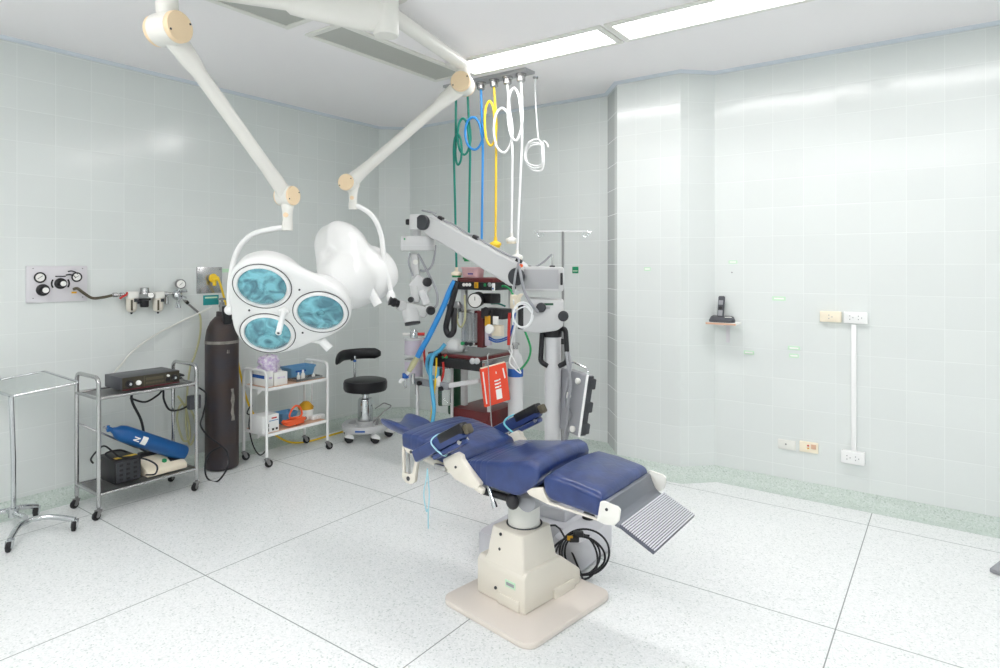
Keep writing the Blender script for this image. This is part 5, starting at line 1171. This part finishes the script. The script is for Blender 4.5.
# ================================================================== DRIP STAND
D = V((-2.265, 3.93, 0)); 
t = thing('drip_stand', 'thin chrome drip stand with a crossbar and hooks behind the microscope', 'drip stand', D)
zt = P(563.7, 231.5, 4.51).z
MB().cyl((D.x, D.y, .09), (D.x, D.y, 1.0), .013).build('outer_pole', M['steeld'], t)
MB().cyl((D.x, D.y, 1.0), (D.x, D.y, zt), .0095).build('inner_pole', M['steeld'], t)
MB().cyl((D.x, D.y, .98), (D.x, D.y, 1.02), .018).build('clamp', M['black'], t)
k = MB(); r_ = RT * .175; k.tube([V((D.x, D.y, zt)) - r_, V((D.x, D.y, zt)) + r_], .006, 8); k.build('crossbar', M['lgrey'], t)
for s in (-1, 1):
    q = V((D.x, D.y, zt)) + r_ * s; k = MB(); k.tube(spline([q, q + RT * s * .01 + UP * -.02, q + RT * s * -.005 + UP * -.04, q + RT * s * -.03 + UP * -.03, q + RT * s * -.032 + UP * -.012], 5), .004, 8); k.build('hook', M['chrome'], t)
    q = V((D.x, D.y, zt)) + r_ * s; k = MB(); k.tube(spline([q, q + RT * s * .025 + UP * -.01, q + RT * s * .032 + UP * .006], 5), .004, 8); k.build('hook_tip', M['chrome'], t)
k = MB()
for i in range(5):
    a = i * 2 * PI / 5; e = V((D.x + .24 * math.cos(a), D.y + .24 * math.sin(a), .065)); k = MB(); k.tube([V((D.x, D.y, .10)), e], .011, 10); k.build('base_leg', M['chrome'], t)
    caster(t, (e.x, e.y, .066), .025, (math.cos(a), math.sin(a), 0))
# ================================================================== ANAESTHETIC MACHINE
# footprint aligned with the room; front face looks toward -Y
AX0, AX1, AY0, AY1 = -3.25, -2.735, 3.575, 4.02
t = thing('anaesthetic_machine', 'anaesthetic machine with dark red shelves, gauges and flow tubes near the back corner', 'anaesthetic machine', ((AX0 + AX1) / 2, (AY0 + AY1) / 2, 0))
def fr(px, py, dy=0): return ony(px, py, AY0 - dy)          # on a plane dy in front of the front plane
HX0, HX1, HY0, HY1 = -3.075, -2.735, 3.715, 4.03                           # hood + cabinet footprint
mx, my = (AX0 + AX1) / 2, (AY0 + AY1) / 2; w, d = AX1 - AX0, AY1 - AY0
for x, y in ((HX0 + .03, HY0 + .05), (HX1 - .02, HY1 - .04)):
    k = MB(); k.box((x, y, .93), (.04, .04, .96), bev=.004); k.build('post', M['lgrey'], t)
k = MB(); k.box((AX1 - .02, AY0 + .12, .65), (.022, .022, .46), bev=.003); k.build('post', M['lgrey'], t)
k = MB(); k.box((AX0 + .19, AY0 + .06, .50), (.018, .018, .76), bev=.003); k.build('post', M['lgrey'], t)
for x in (AX0 + .12, AX1 - .05):
    for y in (AY0 + .06, AY1 - .06): caster(t, (x, y, .09), .038, (.5, -.8, 0), 'steeld')
# bottom cabinet with a drawer
hxm, hym, hw_, hd_ = (HX0 + HX1) / 2, (HY0 + HY1) / 2, HX1 - HX0, HY1 - HY0
k = MB(); k.box((hxm, hym - .03, .285), (hw_, hd_ + .06, .37), bev=.006); cab = k.build('cabinet', M['maroon'], t)
k = MB(); k.box((hxm, HY0 - .066, .27), (hw_ - .03, .014, .27), bev=.004); dw = k.build('drawer', M['maroon'], t)
k = MB(); k.box((hxm + .03, HY0 - .08, .345), (.09, .02, .016), bev=.005); k.build('drawer_handle', M['black'], dw)
k = MB(); k.box((HX0 + .075, HY0 - .075, .385), (.10, .003, .03)); k.build('label', M['paper'], dw)
# work table
zt_ = fr(481, 357.8).z
k = MB(); k.box((mx, my, zt_ - .012), (w, d, .024), bev=.004); k.build('work_table', M['maroon'], t)
k = MB(); k.box((mx - .0, my, zt_ + .002), (w - .05, d - .05, .005)); k.build('table_sheet', M['steeld'], t)
k = MB(); k.box((mx, AY0 + .004, zt_ - .062), (w, .03, .075), bev=.004); fpn = k.build('front_panel', M['black'], t)
k = MB(); k.box((AX1 - .004, my, zt_ - .05), (.014, d - .02, .04), bev=.003); k.build('side_rail', M['steel'], t)
for px, r, m in ((473, .022, 'lgrey'), (477.5, .022, 'lgrey'), (446, .012, 'red')):
    q = fr(px, 361 if m != 'red' else 356, .011); k = MB(); k.lathe([(0, 0), (r, 0), (r, .012), (r * .6, .018), (0, .018)], q, (0, -1, 0), 20); k.build('knob', M[m], fpn)
for px, m in ((447, 'green'), (444, 'green')):
    q = fr(px, 357, .011); k = MB(); k.cyl(q, q + V((0, -.015, 0)), .010, n=14); k.build('port', M[m], fpn)
for px in (437, 440):
    q = V((fr(px, 356).x, AY0, fr(px, 354).z)); k = MB(); k.lathe([(0, 0), (.014, 0), (.016, .03), (.01, .05), (0, .05)], q, (-.3, -1, 0), 14); k.build('port', M['black'], t)
# top hood
zh = ony(480, 278.5, HY0).z
k = MB(); k.box((hxm, hym, zh - .012), (hw_, hd_, .032), bev=.005); k.build('top_shelf', M['maroon'], t)
k = MB(); k.box((hxm, hym + .004, zh - .058), (hw_ - .006, hd_ - .008, .06), bev=.003); tp = k.build('top_panel', M['black'], t)
def tpn(px, py, dy=.0): return ony(px, py, HY0 - dy)
for px, r in ((464, .013), (467, .013), (470, .013), (490, .018)):
    q = tpn(px, 284.7); k = MB(); k.lathe([(0, 0), (r, 0), (r, .006), (r * .75, .007), (0, .004)], q, (0, -1, 0), 18); k.build('dial', M['paper'] if r < .015 else M['steel'], tp)
q = tpn(476.3, 285.2); k = MB(); k.box(q, (.036, .006, .044), bev=.001); k.build('yellow_label', M['gold'], tp)
k = MB(); k.box(q + V((0, -.004, 0)), (.005, .002, .026)); k.build('warning_mark', M['black'], tp)
q = tpn(485, 285); k = MB(); k.box(q, (.018, .01, .022), bev=.002); k.build('green_switch', M['green'], tp)
q = tpn(493.5, 287, .012); k = MB(); k.box(q, (.022, .012, .055), bev=.003); k.build('tag', M['paper'], tp)
k = MB(); k.box(q + V((0, -.007, -.012)), (.012, .002, .012)); k.build('tag_mark', M['tape'], tp)
# pressure gauge
q = ony(475, 300.5, HY0 + .0); k = MB(); k.lathe([(0, .14), (.05, .14), (.056, .12), (.058, .0), (.05, -.004), (.05, 0), (0, 0)], q, (-.42, .9, .05), 32); g = k.build('bellows_gauge', M['black'], t)
n_ = V((.42, -.9, -.05)).normalized(); k = MB(); k.cyl(q - n_ * .004, q + n_ * .004, .05, n=32); k.build('gauge_dial', M['paper'], g)
k = MB(); k.bar(q + n_ * .006 + UP * .0, q + n_ * .006 + UP * .03, .003, .003); k.build('needle', M['black'], g)
q2 = q + V((.05, .13, .012)); k = MB(); k.box(q2, (.11, .12, .075), bev=.01); k.build('housing', M['black'], t)
# flow-meter block: clear tubes in a frame with dark red side
zf0, zf1 = fr(470, 343, -.1).z, fr(470, 311, -.1).z; xf0, xf1 = fr(465, 320, -.1).x, fr(477.5, 320, -.1).x
k = MB(); k.box(((xf0 + xf1) / 2, AY0 + .12, (zf0 + zf1) / 2), (xf1 - xf0, .015, zf1 - zf0)); fm = k.build('flow_back', M['lgrey'], t)
for i in range(3):
    x = xf0 + (i + .5) * (xf1 - xf0) / 3; k = MB(); k.cyl((x, AY0 + .09, zf0 + .015), (x, AY0 + .09, zf1 - .015), .0125, n=14); k.build('flow_tube', M['white'] if i == 1 else M['clear'], fm)
k = MB(); k.box(((xf0 + xf1) / 2, AY0 + .065, (zf0 + zf1) / 2), (xf1 - xf0, .006, zf1 - zf0 - .02)); k.build('clear_cover', M['clear'], fm)
for z in (zf0, zf1): k = MB(); k.box(((xf0 + xf1) / 2, AY0 + .09, z), (xf1 - xf0 + .01, .07, .022), bev=.004); k.build('end_block', M['steel'], fm)
for i in range(3):
    x = xf0 + (i + .5) * (xf1 - xf0) / 3; k = MB(); k.lathe([(0, 0), (.012, 0), (.014, .02), (0, .022)], (x, AY0 + .06, zf0), (0, -1, 0), 12); k.build('flow_knob', M['green'] if i == 0 else M['black'], fm)
k = MB(); k.box((xf1 + .035, AY0 + .11, (zf0 + zf1) / 2 - .01), (.055, .05, zf1 - zf0 + .03), bev=.003); k.build('side_block', M['maroon'], t)
k = MB(); k.box((xf1 + .085, AY0 + .12, (zf0 + zf1) / 2 - .05), (.04, .04, .16), bev=.006); k.build('pink_column', M['lav'], t)
# vaporiser with yellow label
zc = fr(497, 312, -.13).z; xv = fr(498, 312, -.13).x
k = MB(); k.box((xv - .015, AY0 + .13, zc - .01), (.20, .12, .075), bev=.008); vp = k.build('vaporiser_bar', M['black'], t)
k = MB(); k.lathe([(0, 0), (.045, 0), (.048, -.02), (.045, -.12), (0, -.12)], (xv - .035, AY0 + .10, zc + .03), n=24); k.build('vaporiser', M['black'], t)
k = MB(); k.box((xv - .035, AY0 + .05, zc - .06), (.045, .012, .075), bev=.003); k.build('yellow_label', M['gold'], vp)
k = MB(); k.lathe([(0, 0), (.03, 0), (.034, .03), (.02, .036), (0, .036)], (xv - .035, AY0 + .055, zc + .005), (0, -1, .1), 16); k.build('dial', M['black'], vp)
k = MB(); k.box((xv + .03, AY0 + .06, zc - .055), (.045, .01, .06), bev=.002); k.build('label', M['paper'], vp)
k = MB(); k.box((xv + .02, AY0 + .10, zc - .13), (.085, .05, .08), bev=.008); k.build('lower_block', M['beigeo'], vp)
k = MB(); k.lathe([(0, 0), (.032, 0), (.034, .025), (.02, .03), (0, .03)], (xv - .01, AY0 + .055, zc - .12), (0, -1, .2), 20); k.build('white_knob', M['paper'], vp)
k = MB(); k.tube(spline([(AX1 - .18, AY1 - .08, zc + .04), (AX1 - .1, AY1 - .1, zc + .045), (AX1 - .02, AY1 - .12, zc + .03)], 5), .007, 8); k.build('green_pipe', M['teal'], t)
k = MB(); k.cyl((AX1 - .05, AY0 + .10, zc - .02), (AX1 + .03, AY0 + .05, zc - .02), .014); k.build('outlet_tap', M['steel'], t)
k = MB(); k.tube(spline([fr(509.5, 313, -.04), fr(509, 325, -.04), fr(508.5, 345, -.04)], 5), .011, 10); k.build('red_pipe', M['red'], t)
k = MB(); k.tube(spline([fr(464.5, 295, -.05), fr(465, 318, -.05), fr(461, 327, -.04), fr(457.5, 322, -.04), fr(456.5, 312, -.04)], 6), .0075, 8); k.build('cream_pipe', M['ytube'], t)
for i in range(2):
    k = MB(); k.tube(spline([fr(489, 337 + 2 * i, -.1), fr(496, 340 + 2 * i, -.09), fr(505, 338 + 2 * i, -.09), fr(510, 334 + 2 * i, -.09), fr(514, 320 + i, -.08), fr(515.5, 308, -.08)], 6), .0058, 8); k.build('blue_pipe', M['tape'], t)
k = MB(); k.tube(spline([V((HX1 - .01, HY0 + .12, zh - .06)), V((HX1 + .03, HY0 + .12, zh - .06)), fr(511.5, 291, -.14), fr(513, 297, -.13)], 6), .009, 8); k.build('green_pipe', M['green'], t)
q = fr(515.5, 301, -.1); k = MB(); k.prism([(-.03, -.05), (.025, -.06), (.03, .02), (.055, .05), (.05, .055), (.02, .04), (-.03, .045)], q, (1, 0, 0), (0, 0, 1), .05, bev=.006); k.build('cream_connector', M['beigeo'], t)
# hanging arm on the left carrying valve dome and hoses
q = fr(454, 308, -.16); k = MB(); k.box(q, (.11, .05, .06), bev=.008); k.build('valve_block', M['dark'], t)
k = MB(); q = fr(453, 307, -.05); k.lathe([(0, 0), (.035, 0), (.037, .02), (.02, .05), (0, .05)], q + V((0, .05, -.01)), UP, 20); k.build('valve_dome', M['steeld'], t)
k = MB(); k.cyl(q + V((0, .05, -.01)), q + V((0, .05, -.09)), .016); k.build('valve_stem', M['steel'], t)
# absorber jar, green bottle under the table
q = fr(444, 384, -.05); k = MB(); k.lathe([(0, -.16), (.06, -.155), (.066, -.14), (.066, .12), (.05, .13), (0, .13)], q, n=28); k.build('absorber_jar', M['glass'], t)
k = MB(); k.lathe([(0, .12), (.05, .12), (.05, .155), (0, .155)], q, n=28); k.build('jar_cap', M['steel'], t)
q = ony(457.5, 410, AY1 - .05); k = MB(); k.lathe([(0, -.02), (.05, -.02), (.053, 0), (.053, .38), (.035, .42), (.02, .44), (0, .44)], V((q.x, AY1 - .09, .36)), n=28); k.build('green_bottle', M['dgreen'], t)
# support arm with two canisters at the left (carbon-dioxide absorber) on its own pole
ap = ony(416.5, 400, AY0 - .02); zc1, zc2, zarm = ony(413, 346.5, AY0).z, ony(414, 367.5, AY0).z, ony(440, 379, AY0).z
k = MB(); k.bar(V((ap.x - .02, AY0 - .02, ony(420, 381, AY0).z)), V((fr(452, 380).x, AY0 - .03, ony(452, 386, AY0).z)), .04, .05, .006); ar = k.build('support_arm', M['grey'], t)
k = MB(); k.bar(V((fr(440, 383).x, AY0 - .04, ony(440, 387, AY0).z)), V((fr(478, 372).x, AY0 + .02, ony(478, 381, AY0).z)), .03, .035, .006); k.build('support_arm', M['lgrey'], t)
for px, py in ((420.5, 383), (442, 388.5)):
    q = fr(px, py, .045); k = MB(); k.cyl(q, q + V((0, -.025, 0)), .017); k.build('clamp_knob', M['black'], ar)
k = MB(); k.box(fr(438.5, 381, .05), (.022, .03, .075), bev=.005); k.build('clamp_block', M['paper'], ar)
px0 = V((ap.x, AY0 - .02, 0))
k = MB(); k.cyl((px0.x, px0.y, zc2 - .2), (px0.x, px0.y, zc1 + .12), .012); k.build('absorber_pole', M['steel'], t)
k = MB(); k.cyl((px0.x + .01, px0.y, .30), (px0.x + .01, px0.y, zc2 - .12), .013); k.build('absorber_leg', M['lgrey'], t)
for z in (zc1, zc2):
    k = MB(); k.lathe([(0, -.055), (.066, -.055), (.07, -.048), (.07, .048), (.066, .055), (0, .055)], (px0.x - .03, px0.y, z), n=32); cn = k.build('absorber_canister', M['lav'], t)
    for s in (-1, 1): k = MB(); k.lathe([(0, s * .055), (.072, s * .055), (.072, s * .068), (.02, s * .075), (0, s * .075)], (px0.x - .03, px0.y, z), n=32); k.build('canister_lid', M['lgrey'], cn)
cz = zc1 + .10; k = MB(); k.lathe([(0, -.04), (.03, -.04), (.03, .02), (.018, .035), (0, .035)], (px0.x - .03, px0.y, cz)); k.build('absorber_head', M['chrome'], t)
k = MB(); k.cyl(V((px0.x - .03, px0.y - .0, cz)) - RT * .085, V((px0.x - .03, px0.y, cz)), .011); k.build('head_port', M['paper'], t)
k = MB(); k.cyl(V((px0.x - .03, px0.y - .0, cz)) + RT * .03, V((px0.x - .03, px0.y, cz)) + RT * .085, .012); k.build('head_port', M['red'], t)
k = MB(); k.tube(spline([fr(425, 338, .02), fr(424, 352, .02), fr(426, 366, .02), fr(430, 372, .0)], 6), .009, 8); k.build('red_tube', M['red'], t)
k = MB(); k.tube(spline([fr(443, 362, .02), fr(443.5, 372, .02), fr(441, 381, .02), fr(436, 384, .0)], 6), .009, 8); k.build('red_tube', M['red'], t)
k = MB(); k.tube(spline([fr(437, 354, .05), fr(429, 356, .07), fr(427, 366, .07), fr(431, 376, .07), fr(437, 376, .06), fr(437.5, 368, .03)], 6), .014, 12); k.build('blue_loop', M['lblue'], t)
# mask and tubing on the table
q = fr(455, 349, -.12); q.z = zt_ + .006 
bg = MB(); rg = []
for z, s in ((0, .9), (.03, 1.05), (.07, .9), (.095, .45)): rg.append([q + V((math.cos(2 * PI * i / 14) * .07 * s * (1 + .14 * math.sin(i * 2.2)), math.sin(2 * PI * i / 14) * .06 * s * (1 + .14 * math.cos(i * 1.9)), z)) for i in range(14)])
bg.loft(rg); tag(bg.build('breathing_mask', M['white'], loc=q, sharp=80), 'white breathing mask lying on the dark red work table of the machine', 'mask')
q = ony(473, 277, HY0 + .12); q.z = zh + .005; tb = thing('specimen_tub', 'pink plastic tub on top of the anaesthetic machine', 'tub', q)
MB().loft(rects([(q.z, q.x - .068, q.x + .068, q.y - .055, q.y + .055, .02), (q.z + .066, q.x - .074, q.x + .074, q.y - .06, q.y + .06, .022), (q.z + .068, q.x - .082, q.x + .082, q.y - .066, q.y + .066, .022), (q.z + .08, q.x - .082, q.x + .082, q.y - .066, q.y + .066, .022)])).build('body', M['pink'], tb)
MB().box(q + V((.02, -.0575, .028)), (.05, .002, .012)).build('print_mark', M['lilac'], tb)
MB().box((q.x + .23, q.y, q.z + .0), (.10, .12, .012)).bm.free()
# breathing hoses hanging at the left corner
def corr(a, r, pts, m, name, label):
    return tag(MB().tube(spline(pts, 10), r, 12).build(name, M[m], loc=V(pts[0])), label, 'hose')
HB = thing('breathing_hose', 'bright blue breathing hose with clear connector, slanting from the machine top down to the left', 'hose', fr(455, 281, .04))
corr_pts = ([fr(455, 281, .04), fr(450, 290, .06), fr(444, 305, .09), fr(436, 322, .12), fr(428, 338, .15), fr(421, 350, .17), fr(417.5, 357, .18)])
MB().tube(spline(corr_pts, 10), .0205, 12).build('hose', M['hblue'], HB)
q0, q1 = fr(417.5, 357, .18), fr(409, 371, .2)
tt = HB
MB().tube([q0, q0 * .5 + q1 * .5, q1], [.019, .024, .018], 12).build('sleeve', M['ytube'], tt)
q2 = fr(405.5, 376, .2)
MB().cyl(q2 + V((0, 0, .02)), q2 + V((0, 0, -.015)), .024).build('blue_cap', M['tape'], tt)
MB().cyl(q2 + V((0, 0, -.012)), q2 + V((0, 0, -.09)), .016, .011).build('tip', M['clear'], tt)
MB().tube([q1, q2], .014, 10).build('elbow', M['offw'], tt)
MB().tube(spline([q2 + V((0, 0, -.02)), q2 - RT * .03 + V((0, 0, -.03)), q2 - RT * .04 + V((0, 0, -.05))], 4), .014, 10).build('side_port', M['white'], tt)
MB().cyl(q2 + RT * .055 + V((0, 0, .02)), q2 + RT * .055 + V((0, 0, -.06)), .016).build('exhale_valve', M['steel'], tt)
corr(0, .022, [fr(457.5, 281, .03), fr(453.5, 296, .05), fr(448.5, 315, .06), fr(446, 328, .06), fr(449, 335, .06), fr(453.5, 331, .05), fr(454, 318, .03), fr(454.5, 309, .0)], 'black', 'breathing_hose', 'black corrugated hose hanging in a U at the left of the machine')
corr(0, .015, [fr(445, 344, .03), fr(440, 350, .05), fr(433, 356, .08), fr(430.5, 372, .09), fr(432, 390, .09), fr(434, 408, .09), fr(432, 425, .08), fr(429, 450, .06)], 'lblue', 'breathing_hose', 'pale blue hose hanging from the work table down behind the chair')
corr(0, .007, [fr(436.5, 358, .04), fr(436, 372, .07), fr(434, 395, .06), fr(431, 420, .05), fr(428, 450, .03)], 'yel', 'yellow_tube', 'thin yellow tube hanging beside the pale blue hose, behind the head rest')
# red folder hung on the right side
fA = V((AX1 + .075, AY0 + .02, 0)); fo = P(482.5, 367, 4.42)
fx = (P(508, 361, 4.52) - P(482.5, 367.5, 4.40)); fx.z = 0; fx.normalize(); fw_ = (P(508, 361, 4.52) - P(482.5, 367, 4.40)).length
fz = UP; fn = fx.cross(UP); fn = fn if fn.dot(FW) < 0 else -fn
tc = P(495, 384.5, 4.46); RF = Matrix((fx, -fn, UP)).transposed() if True else None
tilt = Matrix.Rotation(math.radians(8), 3, fn)
RF = tilt @ RF
t2 = thing('red_folder', 'red paper folder hanging from a wire on the machine, printed with white lines', 'folder', tc)
fh = .275
k = MB(); k.box(tc, (fw_ * .98, .022, fh), RF, bev=.003); k.build('cover', M['folder'], t2)
k = MB(); k.box(tc + RF @ V((0, .0, fh / 2 + .001)), (fw_ * .93, .014, .012), RF); k.build('pages', M['beigeo'], t2)
def fpt(u, v): return tc + RF @ V((u * fw_, -.0122, v * fh))
def fbar(name, u, v, w_, h_, a=0, m='paper'):
    k = MB(); k.box(fpt(u, v), (w_, .0015, h_), RF @ Matrix.Rotation(a, 3, 'Y')); k.build(name, M[m], t2)
fbar('spine_strip', -.43, 0, .009, fh * .84)
fbar('white_flash', .36, .24, .011, .075, -.10)
fbar('white_mark', .06, .31, .007, .016)
for i, v in enumerate((.10, .015, -.07)):
    fbar('text_line', .04, v, .036, .010); fbar('text_line', .165, v + .01, .012, .010)
fbar('white_label', .08, -.26, .048, .072)
k = MB(); k.tube(fillet([P(490, 352, 4.5), P(487.5, 355, 4.40), P(488.5, 372, 4.39), P(491.5, 425, 4.40), P(493, 432, 4.40)], .02), .004, 8); k.build('hanging_wire', M['steel'], t2)
# grey-white cylinder with blue band, on the floor at the right of the machine
gq = V((-2.66, 3.80, 0)); gq = P(515.5, 420, 4.62); gq.z = 0
t3 = thing('white_gas_cylinder', 'slim grey-white gas cylinder with a blue band standing right of the machine', 'gas cylinder', gq)
zb2 = P(515, 372, 4.62).z
MB().lathe([(0, .003), (.052, .003), (.056, .02), (.056, zb2 + .06), (.045, zb2 + .12), (.025, zb2 + .145), (.02, zb2 + .17), (0, zb2 + .17)], gq, n=32).build('body', M['lgrey'], t3)
MB().lathe([(.0568, zb2 - .03), (.0568, zb2 + .03)], gq, n=32).build('blue_band', M['tape'], t3)
MB().lathe([(0, zb2 + .16), (.018, zb2 + .16), (.018, zb2 + .2), (.03, zb2 + .2), (.03, zb2 + .215), (0, zb2 + .215)], gq, n=16).build('valve', M['steel'], t3)
tag(MB().tube(spline([fr(513.5, 300, -.02), V((gq.x, gq.y, 0)) + V((0, 0, P(514, 322, 4.6).z)), P(511, 345, 4.5), P(512, 352, 4.48), P(509.5, 362, 4.46), P(514, 368, 4.5), P(521, 373, 4.52), P(514, 360, 4.5), P(509, 350, 4.5)], 6), .005, 8).build('looped_cable', M['whiteh'], loc=fr(514, 320)), 'thin white cord looping over the slim cylinder beside the red folder', 'cord')
tag(MB().tube(spline([P(522.5, 326, 4.5), P(526, 334, 4.5), P(530.5, 348, 4.5), P(528.5, 359, 4.5), P(522, 368, 4.52), P(518, 370, 4.54)], 6), .008, 8).build('green_hose', M['green'], loc=P(522.5, 326, 4.5)), 'green hose curving between the machine and the microscope column', 'hose')
